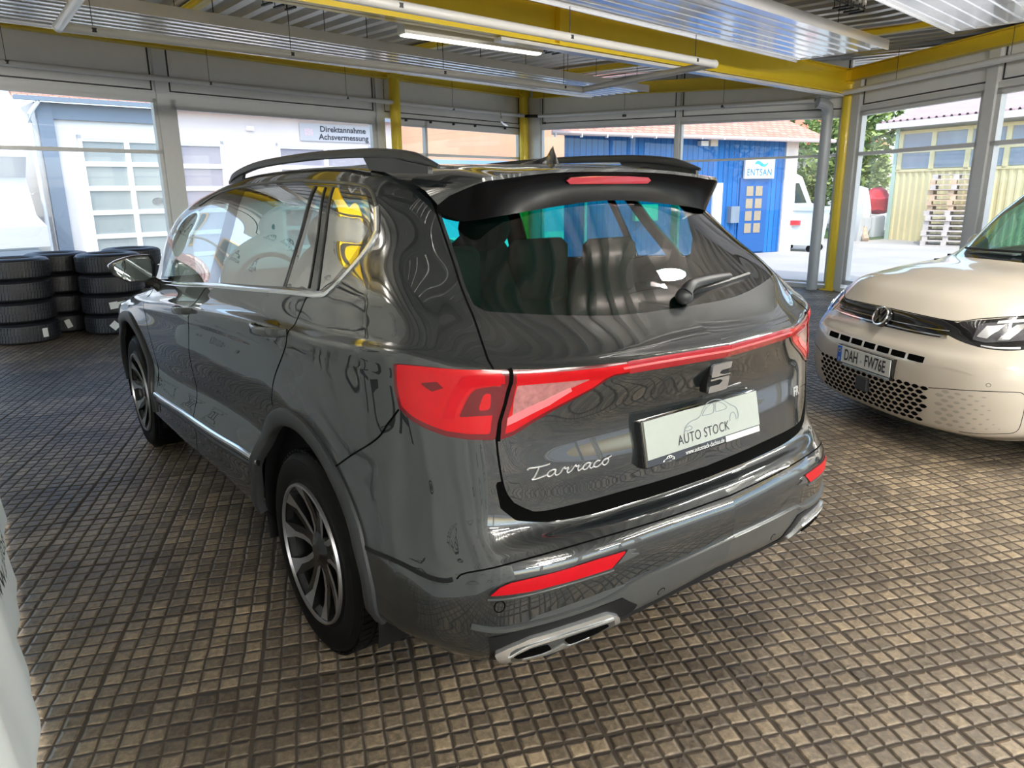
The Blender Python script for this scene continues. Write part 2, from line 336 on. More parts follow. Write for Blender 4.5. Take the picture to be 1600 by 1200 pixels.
    def build(s, name, mats, parent=None, smooth=35, loc=None, rz=None, normals=None):
        me = bpy.data.meshes.new(name); me.from_pydata(s.v, [], s.f)
        if not isinstance(mats, (list, tuple)): mats = [mats]
        for m in mats: me.materials.append(m)
        if len(mats) > 1: me.polygons.foreach_set('material_index', s.m)
        me.validate(clean_customdata=False)
        if smooth:
            me.polygons.foreach_set('use_smooth', [True]*len(me.polygons))
            if normals is None: me.set_sharp_from_angle(angle=math.radians(smooth))
        if normals is not None: me.normals_split_custom_set_from_vertices([tuple(n) for n in normals])
        me.update()
        o = bpy.data.objects.new(name, me); COL.objects.link(o)
        if parent: o.parent = parent; CH.setdefault(parent.name, []).append(o)
        if loc: o.location = loc
        if rz is not None: o.rotation_euler = (0, 0, rz)
        return o
def text_geo(txt, size=1.0, depth=0.0, align='CENTER', spacing=1.0, sx=1.0, bold=0.0):
    cu = bpy.data.curves.new('lettering', 'FONT'); cu.body = txt; cu.size = size; cu.align_x = align; cu.align_y = 'CENTER'
    cu.extrude = depth; cu.space_character = spacing; cu.fill_mode = 'BOTH' if depth > 0 else 'FRONT'; cu.offset = bold; cu.resolution_u = 4
    ob = bpy.data.objects.new('lettering', cu); me = ob.to_mesh()
    vs = [(v.co.x*sx, v.co.y, v.co.z) for v in me.vertices]; fs = [tuple(p.vertices) for p in me.polygons]
    ob.to_mesh_clear(); bpy.data.objects.remove(ob); bpy.data.curves.remove(cu)
    return vs, fs
def smooth_poly(pts, n=6, closed=True):
    P = [np.array(p, float) for p in pts]; N = len(P); out = []
    rng = range(N) if closed else range(N-1)
    for i in rng:
        p0 = P[(i-1) % N] if closed or i > 0 else P[0]; p1 = P[i]; p2 = P[(i+1) % N]
        p3 = P[(i+2) % N] if closed or i+2 < N else P[-1]
        for k in range(n):
            t = k/n
            out.append(tuple(0.5*((2*p1)+(-p0+p2)*t+(2*p0-5*p1+4*p2-p3)*t*t+(-p0+3*p1-3*p2+p3)*t**3)))
    if not closed: out.append(tuple(P[-1]))
    return out
def round_poly(pts, r=0.2, n=3):
    # soften each corner of a closed polygon
    P = [np.array(p, float) for p in pts]; out = []
    for i in range(len(P)):
        a, b, c = P[i-1], P[i], P[(i+1) % len(P)]
        p = b+(a-b)*r; q = b+(c-b)*r
        for k in range(n+1):
            t = k/n; out.append(tuple((1-t)**2*p+2*t*(1-t)*b+t*t*q))
    return out
def car_outline(w=1.0):
    # the line drawing of a car used on the printed cloth and on the plates: strokes in a 1 x 0.45 box
    st = [[(0.0,0.02),(0.03,0.12),(0.12,0.18),(0.28,0.21),(0.36,0.32),(0.45,0.40),(0.58,0.42),(0.72,0.38),(0.86,0.27),(0.96,0.19),(0.99,0.08),(0.97,0.0)],
          [(0.33,0.22),(0.40,0.31),(0.48,0.36),(0.55,0.365),(0.53,0.22),(0.33,0.22)],
          [(0.58,0.22),(0.60,0.365),(0.70,0.34),(0.78,0.26),(0.76,0.22),(0.58,0.22)],
          [(0.02,0.10),(0.10,0.12),(0.14,0.07),(0.06,0.05),(0.02,0.07)],
          [(0.82,0.0),(0.84,0.10),(0.90,0.13),(0.94,0.06),(0.94,0.0)]]
    return [[(x*w, y*w) for x, y in s] for s in st]
def stroke_geo(mb, pts, wd, place, mi=0):
    P = smooth_poly(pts, 5, closed=False); n = len(P); vs = []
    for i in range(n):
        a = np.array(P[max(i-1, 0)]); b = np.array(P[min(i+1, n-1)]); t = b-a; t = t/(np.hypot(*t)+1e-9); nn = np.array([-t[1], t[0]])*wd/2
        vs.append(place(*(np.array(P[i])+nn))); vs.append(place(*(np.array(P[i])-nn)))
    mb.add(vs, [(2*i, 2*i+1, 2*i+3, 2*i+2) for i in range(n-1)], mi)

# ---------------------------------------------------------------- spline surface engine for car bodies
def herm(k, P, t):
    n = len(k); h = np.diff(k); sh1 = (-1,)+(1,)*(P.ndim-1); dl = (P[1:]-P[:-1])/h.reshape(sh1)
    T = np.zeros_like(P); T[0] = dl[0]; T[-1] = dl[-1]
    for i in range(1, n-1): T[i] = (h[i]*dl[i-1]+h[i-1]*dl[i])/(h[i-1]+h[i])
    i = np.clip(np.searchsorted(k, t, side='right')-1, 0, n-2)
    u = ((t-k[i])/h[i]).reshape(sh1); hh = h[i].reshape(sh1)
    return (2*u**3-3*u**2+1)*P[i]+(u**3-2*u**2+u)*hh*T[i]+(-2*u**3+3*u**2)*P[i+1]+(u**3-u**2)*hh*T[i+1]
def in_poly(x, y, poly):
    x = np.asarray(x); y = np.asarray(y); r = np.zeros(x.shape, bool); n = len(poly)
    for i in range(n):
        x0, y0 = poly[i]; x1, y1 = poly[(i+1) % n]
        c = ((y0 > y) != (y1 > y)); xx = (x1-x0)*(y-y0)/(y1-y0+1e-15)+x0
        r ^= c & (x < xx)
    return r
def nearest_on(poly, p, closed=True):
    best = None
    A = np.array(poly); B = np.roll(A, -1, axis=0)
    if not closed: A = A[:-1]; B = B[:-1]
    d = B-A; L = (d*d).sum(1)+1e-15; t = np.clip(((p-A)*d).sum(1)/L, 0, 1); q = A+d*t[:, None]; dd = ((q-p)**2).sum(1); i = np.argmin(dd)
    return q[i], math.sqrt(dd[i])
class Surf:
    def __init__(s, net, kv_cols=(2, 13), ks_rows=(1, 12), kv=None):
        s.N = np.array(net, float)
        s.KS = np.concatenate([[0], np.cumsum(np.linalg.norm(np.diff(s.N[ks_rows[0]:ks_rows[1]], axis=1), axis=2).mean(axis=0))])
        s.KV = np.concatenate([[0], np.cumsum(np.linalg.norm(np.diff(s.N[:, kv_cols[0]:kv_cols[1]], axis=0), axis=2).mean(axis=1))])
        if kv: s.KV = np.array(kv)
        s.SM = s.KS[-1]; s.VM = s.KV[-1]
        s.gs = np.linspace(0, s.SM, 500); s.gv = np.linspace(0, s.VM, 220); s.G = s.grid(s.gs, s.gv)
    def grid(s, ss, vv):
        A = herm(s.KS, s.N.transpose(1, 0, 2), np.asarray(ss, float)); return herm(s.KV, A.transpose(1, 0, 2), np.asarray(vv, float))
    def pts(s, S_, V_):
        # arbitrary (s,v) pairs, evaluated exactly
        S_ = np.clip(np.asarray(S_, float), 0, s.SM); V_ = np.clip(np.asarray(V_, float), 0, s.VM)
        A = herm(s.KS, s.N.transpose(1, 0, 2), S_)           # (n,K,3)
        n = len(S_); K = len(s.KV); h = np.diff(s.KV); dl = (A[:, 1:]-A[:, :-1])/h[None, :, None]
        T = np.zeros_like(A); T[:, 0] = dl[:, 0]; T[:, -1] = dl[:, -1]
        w0 = h[1:][None, :, None]; w1 = h[:-1][None, :, None]
        T[:, 1:-1] = (w0*dl[:, :-1]+w1*dl[:, 1:])/(w0+w1)
        i = np.clip(np.searchsorted(s.KV, V_, side='right')-1, 0, K-2); r = np.arange(n); u = ((V_-s.KV[i])/h[i])[:, None]; hh = h[i][:, None]
        return (2*u**3-3*u**2+1)*A[r, i]+(u**3-2*u**2+u)*hh*T[r, i]+(-2*u**3+3*u**2)*A[r, i+1]+(u**3-u**2)*hh*T[r, i+1]
    def normals(s, S_, V_, e=0.004):
        S_ = np.asarray(S_, float); V_ = np.asarray(V_, float)
        ds = s.pts(np.minimum(S_+e, s.SM), V_)-s.pts(np.maximum(S_-e, 0), V_)
        dv = s.pts(S_, np.minimum(V_+e, s.VM))-s.pts(S_, np.maximum(V_-e, 0))
        n = np.cross(ds, dv); n /= (np.linalg.norm(n, axis=1)[:, None]+1e-12); return n
    def find(s, axes, target, smin=0, smax=99, vmin=0, vmax=99):
        a, b = axes; m = ((s.gs >= smin) & (s.gs <= smax))[None, :] & ((s.gv >= vmin) & (s.gv <= vmax))[:, None]
        d = (s.G[..., a]-target[0])**2+(s.G[..., b]-target[1])**2; d = np.where(m, d, 1e9); i, j = np.unravel_index(np.argmin(d), d.shape)
        x = np.array([s.gs[j], s.gv[i]])
        for _ in range(8):
            e = 1e-4; p = s.pts([x[0], x[0]+e, x[0]], [x[1], x[1], x[1]+e])[:, [a, b]]
            J = np.array([(p[1]-p[0])/e, (p[2]-p[0])/e]).T; r = np.array(target)-p[0]
            try: st = np.linalg.solve(J, r)
            except Exception: break
            x = x+np.clip(st, -.02, .02); x = np.array([min(max(x[0], 0), s.SM), min(max(x[1], 0), s.VM)])
        return (float(x[0]), float(x[1]))
    def ring(s, c, r, axes, a0, a1, n, **k):
        return [s.find(axes, (c[0]+r*math.cos(a0+(a1-a0)*i/(n-1)), c[1]+r*math.sin(a0+(a1-a0)*i/(n-1))), **k) for i in range(n)]
def regions(S, regs, ns, nv):
    """split the half body into named regions; returns {name: (S,V,faces)}"""
    gs = np.linspace(0, S.SM, ns); gv = np.linspace(0, S.VM, nv)
    SS, VV = np.meshgrid(gs, gv); SS = SS.copy(); VV = VV.copy(); cell = max(S.SM/ns, S.VM/nv)
    fs_ = (SS[:-1, :-1]+SS[1:, 1:])/2; fv_ = (VV[:-1, :-1]+VV[1:, 1:])/2
    lab = np.full(fs_.shape, -1)
    for k, (nm, poly) in enumerate(regs):
        lab[(lab < 0) & in_poly(fs_, fv_, poly)] = k
    locked = np.zeros(SS.shape, bool)
    pad = np.full((lab.shape[0]+2, lab.shape[1]+2), -9); pad[1:-1, 1:-1] = lab
    for k, (nm, poly) in enumerate(regs):
        q = np.stack([pad[:-1, :-1], pad[:-1, 1:], pad[1:, :-1], pad[1:, 1:]])
        isin = (q == k).any(0); isout = ((q != k) & (q != -9)).any(0)
        for i, j in zip(*np.nonzero(isin & isout & ~locked)):
            p, d = nearest_on(poly, np.array([SS[i, j], VV[i, j]]))
            if d < cell*1.3:
                if j > 0: SS[i, j] = min(max(p[0], 0), S.SM)
                VV[i, j] = min(max(p[1], 0), S.VM)
                locked[i, j] = True
    out = {}
    idx = np.arange(SS.size).reshape(SS.shape)
    for k, nm in list(enumerate([r[0] for r in regs]))+[(-1, 'rest')]:
        ii, jj = np.nonzero(lab == k)
        if len(ii) == 0: continue
        f = np.stack([idx[ii, jj], idx[ii, jj+1], idx[ii+1, jj+1], idx[ii+1, jj]], 1)
        used, inv = np.unique(f, return_inverse=True); f = inv.reshape(f.shape)
        out.setdefault(nm, []).append((SS.ravel()[used], VV.ravel()[used], f))
    return out
def panel(S, data, name, mat, parent, side='both', off=0.0):
    """side: 'L','R' or 'both' (one mesh across the centre line)"""
    S_, V_, F_ = data; P = S.pts(S_, V_); Nn = S.normals(S_, V_); P = P+Nn*off
    vs = []; fs = []; ns = []
    def addside(sgn):
        o = len(vs); Q = P.copy(); Q[:, 0] *= sgn; n = Nn.copy(); n[:, 0] *= sgn
        vs.extend(map(tuple, Q)); ns.extend(map(tuple, n))
        for f in F_: fs.append(tuple(o+int(i) for i in (f if sgn > 0 else f[::-1])))
    if side in ('L', 'both'): addside(-1)
    if side in ('R', 'both'): addside(1)
    mb = MB(); mb.v = vs; mb.f = fs; mb.m = [0]*len(fs)
    return mb.build(name, mat, parent, normals=ns)
def patch(S, poly, h, name, mat, parent, sides='L', res=0.006, skirt=0.006, lift=0.0, mb=None, rnd=0.0, xmin=None):
    """raised patch of the surface inside poly, with a skirt round its edge"""
    poly = round_poly(poly, rnd) if rnd else poly
    x0 = min(p[0] for p in poly); x1 = max(p[0] for p in poly); y0 = min(p[1] for p in poly); y1 = max(p[1] for p in poly)
    nx = max(4, int((x1-x0)/res)+2); ny = max(4, int((y1-y0)/res)+2)
    xs = np.linspace(x0-(x1-x0)/nx, x1+(x1-x0)/nx, nx+2); ys = np.linspace(y0-(y1-y0)/ny, y1+(y1-y0)/ny, ny+2)
    SS, VV = np.meshgrid(xs, ys); cs = (SS[:-1, :-1]+SS[1:, 1:])/2; cv = (VV[:-1, :-1]+VV[1:, 1:])/2
    ins = in_poly(cs, cv, poly); idx = np.arange(SS.size).reshape(SS.shape)
    pad = np.zeros((ins.shape[0]+2, ins.shape[1]+2), bool); pad[1:-1, 1:-1] = ins
    q = np.stack([pad[:-1, :-1], pad[:-1, 1:], pad[1:, :-1], pad[1:, 1:]]); bd = q.any(0) & ~q.all(0)
    for i, j in zip(*np.nonzero(bd)):
        p, d = nearest_on(poly, np.array([SS[i, j], VV[i, j]])); SS[i, j], VV[i, j] = p
    ii, jj = np.nonzero(ins)
    f = [(idx[a, b], idx[a, b+1], idx[a+1, b+1], idx[a+1, b]) for a, b in zip(ii, jj)]
    ed = {}
    for t in f:
        for k in range(4):
            e = (t[k], t[(k+1) % 4])
            if (e[1], e[0]) in ed: del ed[(e[1], e[0])]
            else: ed[e] = 1
    sv = SS.ravel(); vv = VV.ravel(); P = S.pts(np.maximum(sv, 0), vv); Nn = S.normals(np.maximum(sv, 0), vv); own = mb is None; mb = mb or MB()
    for side in sides:
        sg = -1 if side == 'L' else 1
        top = P+Nn*(h+lift); low = P+Nn*(lift-skirt); top[:, 0] *= sg; low[:, 0] *= sg
        if xmin is not None: top[:, 0] = np.where(sv < 0, sg*0, top[:, 0])
        n = len(P); fs = [tuple(int(i) for i in (t if sg > 0 else t[::-1])) for t in f]
        for (a, b) in ed:
            fs.append((int(a), int(a+n), int(b+n), int(b)) if sg > 0 else (int(b), int(b+n), int(a+n), int(a)))
        used = sorted({i for t in fs for i in t}); mp = {u: k for k, u in enumerate(used)}; allp = np.vstack([top, low])
        mb.add([allp[u] for u in used], [tuple(mp[i] for i in t) for t in fs])
    if own: return mb.build(name, mat, parent, smooth=40)
def ribbon(S, line, w, h, name, mat, parent, sides='L', lift=0.0, bev=0.3, mb=None, dens=0.012, smooth=True, closed=False, profile=None):
    """bar laid along a line of (s,v) points on the surface"""
    L = smooth_poly(line, 6, closed=closed) if smooth else line
    P2 = np.array(L); sv = P2[:, 0]; vv = P2[:, 1]; P = S.pts(sv, vv); Nn = S.normals(sv, vv)
    pr = profile or [(-w/2, -0.004), (-w/2, h*(1-bev)), (-w/2+w*0.22, h), (w/2-w*0.22, h), (w/2, h*(1-bev)), (w/2, -0.004)]
    own = mb is None; mb = mb or MB()
    for side in sides:
        sg = -1 if side == 'L' else 1
        Q = P+Nn*lift; Q = Q*np.array([sg, 1, 1]); n = Nn*np.array([sg, 1, 1])
        mb.sweep([tuple(q) for q in Q], pr, up=[tuple(a) for a in n], closed=closed)
    if own: return mb.build(name, mat, parent, smooth=50)

# ---------------------------------------------------------------- wheels
def wheel(parent_list, cx, y, z, R, Rr, sgn, name='wheel', width=0.235, vw=False):
    """a wheel whose outer face looks along sgn*x"""
    W = width; f = sgn
    prof = [(0.012, Rr-0.012), (0.004, Rr-0.002), (0.0, Rr+0.012), (0.006, Rr+0.03), (0.008, R*0.86), (0.004, R*0.93), (-0.008, R*0.965), (-0.026, R*0.992), (-0.06, R), (-0.115, R*1.002), (-0.17, R), (-W+0.026, R*0.992), (-W, R*0.93), (-W, Rr), (-W+0.02, Rr-0.012)]
    t = MB(); t.lathe([(f*a, r) for a, r in prof], 'x', n=72)
    g = t
    for k in range(72):           # tread blocks
        a = 2*PI*k/72
        for off, tw in ((-0.035, 0.045), (-0.09, 0.048), (-0.145, 0.048), (-0.2, 0.04)):
            a2 = a+(0.02 if off in (-0.09, -0.2) else 0)
            vs = []
            for rr in (R-0.004, R+0.004):
                for da, dx in ((-0.034, -0.5), (0.034, -0.5), (0.034+0.012, 0.5), (-0.034+0.012, 0.5)):
                    vs.append((f*(off+dx*tw*0.86), rr*math.cos(a2+da), rr*math.sin(a2+da)))
            g.add(vs, [(0, 1, 2, 3), (4, 5, 6, 7), (0, 1, 5, 4), (1, 2, 6, 5), (2, 3, 7, 6), (3, 0, 4, 7)])
    w = t.build(name, M['rubber'], parent_list, smooth=30, loc=(cx, y, z))
    b = MB(); b.lathe([(f*0.010, Rr-0.012), (f*0.004, Rr-0.004), (f*-0.004, Rr-0.014), (f*-0.02, Rr-0.03), (f*-0.19, Rr-0.045)], 'x', n=72)
    b.lathe([(f*-0.115, 0.0), (f*-0.115, Rr*0.62), (f*-0.09, Rr*0.63), (f*-0.09, 0.05)], 'x', n=48)
    b.build('rim_barrel', M['wheel_black'], w)
    ri = MB(); ri.lathe([(f*0.014, Rr-0.012), (f*0.013, Rr-0.004), (f*0.004, Rr-0.002), (f*0.004, Rr-0.013)], 'x', n=72, closed=True); ri.build('rim_edge', M['machined'], w)
    hb = MB(); hb.lathe([(f*-0.012, 0.0), (f*-0.012, 0.030), (f*-0.016, 0.034), (f*-0.03, 0.075), (f*-0.06, 0.085)], 'x', n=32); hb.build('hub_cap', M['wheel_black'], w)
    sp = MB(); fa = MB()
    def P(a, r, x): return (f*x, r*math.cos(a), r*math.sin(a))
    def depth(r): return -0.022+0.030*(r/Rr)**2 - 0.012*math.sin(PI*r/Rr)
    for k in range(5):
        a0 = 2*PI*k/5+0.33
        for sd in (-1, 1):
            rs = [0.05, 0.09, 0.14, 0.19, Rr-0.014]
            cen = [a0+sd*d for d in (0.26, 0.20, 0.225, 0.27, 0.33)]; wd = [0.022, 0.026, 0.027, 0.029, 0.036]
            vs = []; fs = []
            for r, a, w_ in zip(rs, cen, wd):
                for da, dx in ((-w_, 0), (w_, 0), (w_*1.2, -0.045), (-w_*1.2, -0.045)): vs.append(P(a+da/max(r, .05)*0.9, r, depth(r)+dx))
            for i in range(len(rs)-1):
                for q in range(4): fs.append((i*4+q, i*4+(q+1) % 4, (i+1)*4+(q+1) % 4, (i+1)*4+q))
            sp.add(vs, fs)
            vs = []; fs = []   # machined face: narrow near the hub, on the outer flank of each blade
            for i, (r, a, w_) in enumerate(zip(rs, cen, wd)):
                lo = w_*0.15 if sd > 0 else -w_; hi = w_ if sd > 0 else -w_*0.15
                if i == 0: lo = hi = w_*sd
                if i == 4: lo, hi = -w_, w_
                for da in (lo, hi): vs.append(P(a+da/max(r, .05)*0.9, r, depth(r)+0.0015))
            for i in range(len(rs)-1): fs.append((2*i, 2*i+1, 2*i+3, 2*i+2))
            fa.add(vs, fs)
    sp.build('spokes', M['wheel_black'], w, smooth=30); fa.build('spoke_face', M['machined'], w, smooth=30)
    return w

# ---------------------------------------------------------------- the grey sport utility vehicle
NET = [
  [(0,-0.98,0.4), (0.28,-0.97,0.38), (0.5,-0.94,0.36), (0.66,-0.9,0.345), (0.76,-0.84,0.34), (0.8,-0.75,0.33), (0.82,-0.62,0.32), (0.84,-0.45,0.3), (0.84,0,0.29), (0.85,0.45,0.29), (0.85,1,0.28), (0.85,1.6,0.26), (0.85,2.2,0.25), (0.85,2.8,0.25), (0.82,3.2,0.25), (0.72,3.44,0.24), (0.45,3.6,0.22), (0,3.66,0.22)],
  [(0,-1.06,0.475), (0.28,-1.045,0.455), (0.5,-1.015,0.435), (0.68,-0.965,0.418), (0.79,-0.9,0.41), (0.855,-0.8,0.405), (0.895,-0.65,0.39), (0.915,-0.45,0.375), (0.92,0,0.37), (0.92,0.45,0.37), (0.92,1,0.37), (0.92,1.6,0.342), (0.92,2.2,0.33), (0.92,2.8,0.33), (0.9,3.2,0.33), (0.8,3.5,0.3), (0.5,3.68,0.28), (0,3.74,0.27)],
  [(0,-1.085,0.56), (0.28,-1.065,0.545), (0.5,-1.035,0.535), (0.68,-0.98,0.525), (0.795,-0.91,0.5), (0.87,-0.8,0.49), (0.905,-0.65,0.48), (0.92,-0.45,0.47), (0.925,0,0.47), (0.925,0.45,0.48), (0.925,1,0.46), (0.925,1.6,0.44), (0.925,2.2,0.42), (0.925,2.8,0.42), (0.91,3.2,0.42), (0.82,3.5,0.42), (0.5,3.7,0.42), (0,3.76,0.42)],
  [(0,-1.085,0.68), (0.28,-1.065,0.675), (0.5,-1.035,0.67), (0.68,-0.975,0.652), (0.795,-0.905,0.635), (0.868,-0.8,0.615), (0.905,-0.65,0.6), (0.92,-0.45,0.58), (0.93,0,0.6), (0.93,0.45,0.6), (0.93,1,0.56), (0.93,1.6,0.53), (0.93,2.2,0.5), (0.93,2.8,0.52), (0.915,3.2,0.54), (0.83,3.5,0.56), (0.5,3.71,0.58), (0,3.77,0.58)],
  [(0,-1.05,0.715), (0.28,-1.035,0.71), (0.5,-1,0.705), (0.68,-0.945,0.69), (0.79,-0.885,0.67), (0.855,-0.79,0.65), (0.895,-0.65,0.64), (0.915,-0.45,0.63), (0.915,0,0.66), (0.905,0.45,0.68), (0.9,1,0.66), (0.9,1.6,0.62), (0.905,2.2,0.6), (0.92,2.8,0.62), (0.91,3.2,0.64), (0.82,3.48,0.66), (0.5,3.7,0.68), (0,3.76,0.68)],
  [(0,-0.985,0.735), (0.28,-0.97,0.733), (0.5,-0.945,0.735), (0.66,-0.9,0.745), (0.765,-0.85,0.76), (0.835,-0.76,0.775), (0.885,-0.62,0.78), (0.912,-0.43,0.79), (0.915,0,0.8), (0.905,0.45,0.8), (0.9,1,0.78), (0.9,1.6,0.75), (0.905,2.2,0.73), (0.915,2.8,0.74), (0.9,3.2,0.74), (0.81,3.46,0.75), (0.5,3.68,0.76), (0,3.74,0.76)],
  [(0,-0.965,0.87), (0.28,-0.955,0.87), (0.5,-0.93,0.875), (0.66,-0.885,0.88), (0.768,-0.83,0.89), (0.842,-0.745,0.9), (0.892,-0.6,0.9), (0.918,-0.4,0.91), (0.922,0,0.92), (0.912,0.45,0.92), (0.91,1,0.9), (0.91,1.6,0.87), (0.91,2.2,0.85), (0.92,2.8,0.84), (0.905,3.2,0.83), (0.79,3.44,0.83), (0.48,3.65,0.83), (0,3.72,0.83)],
  [(0,-0.95,0.985), (0.28,-0.94,0.985), (0.5,-0.917,0.985), (0.66,-0.875,0.987), (0.772,-0.82,0.995), (0.85,-0.73,1), (0.898,-0.58,1.02), (0.922,-0.38,1.03), (0.924,0,1.04), (0.917,0.45,1.03), (0.915,1,1.01), (0.913,1.6,0.97), (0.908,2.2,0.94), (0.905,2.8,0.92), (0.885,3.2,0.89), (0.75,3.42,0.87), (0.46,3.6,0.86), (0,3.68,0.86)],
  [(0,-1.015,1.115), (0.28,-0.99,1.115), (0.45,-0.952,1.11), (0.66,-0.87,1.11), (0.78,-0.8,1.11), (0.86,-0.71,1.115), (0.905,-0.56,1.13), (0.925,-0.36,1.13), (0.927,0,1.12), (0.925,0.45,1.1), (0.922,1,1.07), (0.918,1.6,1.03), (0.91,2.2,0.985), (0.885,2.8,0.95), (0.84,3.15,0.92), (0.7,3.38,0.895), (0.44,3.54,0.885), (0,3.62,0.88)],
  [(0,-1.03,1.16), (0.28,-0.999,1.16), (0.48,-0.95,1.155), (0.66,-0.865,1.158), (0.78,-0.8,1.17), (0.86,-0.71,1.19), (0.905,-0.56,1.19), (0.922,-0.36,1.18), (0.924,0,1.165), (0.922,0.45,1.145), (0.918,1,1.112), (0.913,1.6,1.07), (0.9,2.2,1.02), (0.86,2.8,0.985), (0.8,3.1,0.95), (0.66,3.32,0.925), (0.42,3.46,0.915), (0,3.54,0.915)],
  [(0,-0.985,1.175), (0.28,-0.96,1.175), (0.48,-0.91,1.175), (0.66,-0.83,1.18), (0.77,-0.77,1.195), (0.845,-0.69,1.21), (0.887,-0.55,1.21), (0.903,-0.36,1.2), (0.905,0,1.185), (0.903,0.45,1.165), (0.9,1,1.13), (0.895,1.6,1.088), (0.88,2.2,1.04), (0.83,2.7,1.01), (0.76,2.95,0.985), (0.62,3.15,0.965), (0.4,3.25,0.96), (0,3.32,0.96)],
  [(0,-0.86,1.24), (0.28,-0.845,1.245), (0.48,-0.8,1.262), (0.66,-0.735,1.28), (0.745,-0.67,1.287), (0.81,-0.6,1.295), (0.845,-0.48,1.295), (0.857,-0.3,1.295), (0.862,0,1.285), (0.862,0.45,1.252), (0.862,1,1.213), (0.857,1.6,1.165), (0.845,2.16,1.13), (0.79,2.46,1.105), (0.68,2.56,1.09), (0.5,2.66,1.085), (0.28,2.72,1.08), (0,2.74,1.08)],
  [(0,-0.68,1.42), (0.27,-0.665,1.42), (0.45,-0.63,1.42), (0.6,-0.575,1.42), (0.68,-0.51,1.42), (0.73,-0.43,1.43), (0.76,-0.33,1.43), (0.772,-0.18,1.44), (0.778,0.05,1.45), (0.78,0.45,1.45), (0.78,1,1.43), (0.775,1.55,1.41), (0.79,2,1.395), (0.72,2.17,1.375), (0.61,2.26,1.37), (0.45,2.33,1.365), (0.25,2.38,1.365), (0,2.4,1.365)],
  [(0,-0.5,1.585), (0.26,-0.49,1.585), (0.42,-0.46,1.583), (0.53,-0.41,1.575), (0.6,-0.35,1.575), (0.64,-0.27,1.585), (0.665,-0.18,1.6), (0.675,-0.05,1.61), (0.68,0.12,1.622), (0.682,0.45,1.635), (0.682,0.95,1.63), (0.685,1.34,1.613), (0.685,1.7,1.575), (0.62,1.83,1.56), (0.52,1.89,1.56), (0.38,1.92,1.565), (0.2,1.96,1.57), (0,1.98,1.572)],
  [(0,-0.44,1.64), (0.26,-0.43,1.64), (0.41,-0.4,1.635), (0.5,-0.35,1.63), (0.56,-0.28,1.625), (0.595,-0.2,1.635), (0.61,-0.11,1.65), (0.615,0,1.66), (0.618,0.15,1.673), (0.62,0.45,1.68), (0.62,0.9,1.676), (0.615,1.22,1.662), (0.6,1.52,1.63), (0.55,1.64,1.612), (0.47,1.71,1.61), (0.34,1.76,1.612), (0.18,1.8,1.615), (0,1.82,1.618)],
  [(0,-0.36,1.665), (0.24,-0.35,1.665), (0.36,-0.33,1.662), (0.44,-0.27,1.66), (0.49,-0.2,1.66), (0.52,-0.11,1.67), (0.53,-0.02,1.68), (0.535,0.08,1.685), (0.54,0.2,1.688), (0.54,0.45,1.69), (0.54,0.85,1.685), (0.53,1.12,1.68), (0.51,1.38,1.66), (0.47,1.47,1.648), (0.39,1.5,1.633), (0.3,1.55,1.635), (0.16,1.58,1.637), (0,1.6,1.638)],
  [(0,-0.2,1.68), (0.12,-0.19,1.68), (0.18,-0.17,1.68), (0.23,-0.1,1.682), (0.26,-0.03,1.686), (0.27,0.05,1.69), (0.27,0.12,1.693), (0.27,0.2,1.696), (0.27,0.3,1.699), (0.27,0.5,1.7), (0.27,0.8,1.697), (0.27,1,1.69), (0.25,1.15,1.68), (0.22,1.22,1.675), (0.19,1.27,1.672), (0.14,1.3,1.67), (0.08,1.33,1.668), (0,1.35,1.667)],
  [(0,-0.02,1.688), (0,0,1.689), (0,0.02,1.69), (0,0.05,1.691), (0,0.08,1.692), (0,0.12,1.694), (0,0.17,1.697), (0,0.25,1.7), (0,0.35,1.702), (0,0.5,1.704), (0,0.75,1.702), (0,0.9,1.697), (0,1,1.692), (0,1.05,1.69), (0,1.08,1.688), (0,1.1,1.686), (0,1.12,1.685), (0,1.13,1.684)]]
S = Surf(NET)
car = empty('car', (0, 0, 0))
tag(car, 'large dark grey sport utility car seen from its rear left corner, with red light bar', 'car')
def arch(cy, r, smin, smax, a0=-0.35, a1=PI+0.35, n=33):
    return S.ring((cy, 0.355), r, (1, 2), a0, a1, n, smin=smin, smax=smax, vmax=0.95)
R_OPEN = 0.475
def arch_region(cy, smin, smax):
    p = arch(cy, R_OPEN, smin, smax, 0.02, PI-0.02); return p+[(p[-1][0], -0.2), (p[0][0], -0.2)]
gate_edge = [(.703,.557),(.723,.585),(.731,.631),(.735,.721),(.724,.79),(.724,.842),(.728,.896),(.719,.945),(.710,1.029),(.719,1.142),(.735,1.299),(.758,1.452),(.788,1.599),(.797,1.66)]
gate_low = [(-.1,.538),(.0,.538),(.308,.542),(.462,.540),(.62,.532),(.66,.539)]
bump_side = [(1.404,.494),(1.349,.522),(1.217,.603),(1.100,.672),(1.045,.722),(.992,.770)]
front_gap = [(3.09,.06),(3.06,.16),(3.04,.29),(3.06,.42),(3.07,.57),(3.0,.70),(2.90,.875),(2.84,.97),(2.757,1.031)]
rear_gap = [(1.575,1.025),(1.610,1.002),(1.636,.95),(1.640,.90),(1.665,.84),(1.733,.765),(1.845,.669),(1.895,.60)]
glass_f = [(3.82,1.033),(3.69,1.147),(3.60,1.241),(3.525,1.321),(3.449,1.383),(3.232,1.441),(2.882,1.473),(2.809,1.382),(2.768,1.233),(2.785,1.045)]
glass_r = [(2.649,1.468),(2.283,1.480),(1.857,1.492),(1.848,1.261),(1.857,1.045),(2.206,1.045),(2.618,1.045),(2.603,1.254)]
glass_q = [(1.800,1.492),(1.717,1.492),(1.660,1.271),(1.610,1.045),(1.819,1.045),(1.811,1.263)]
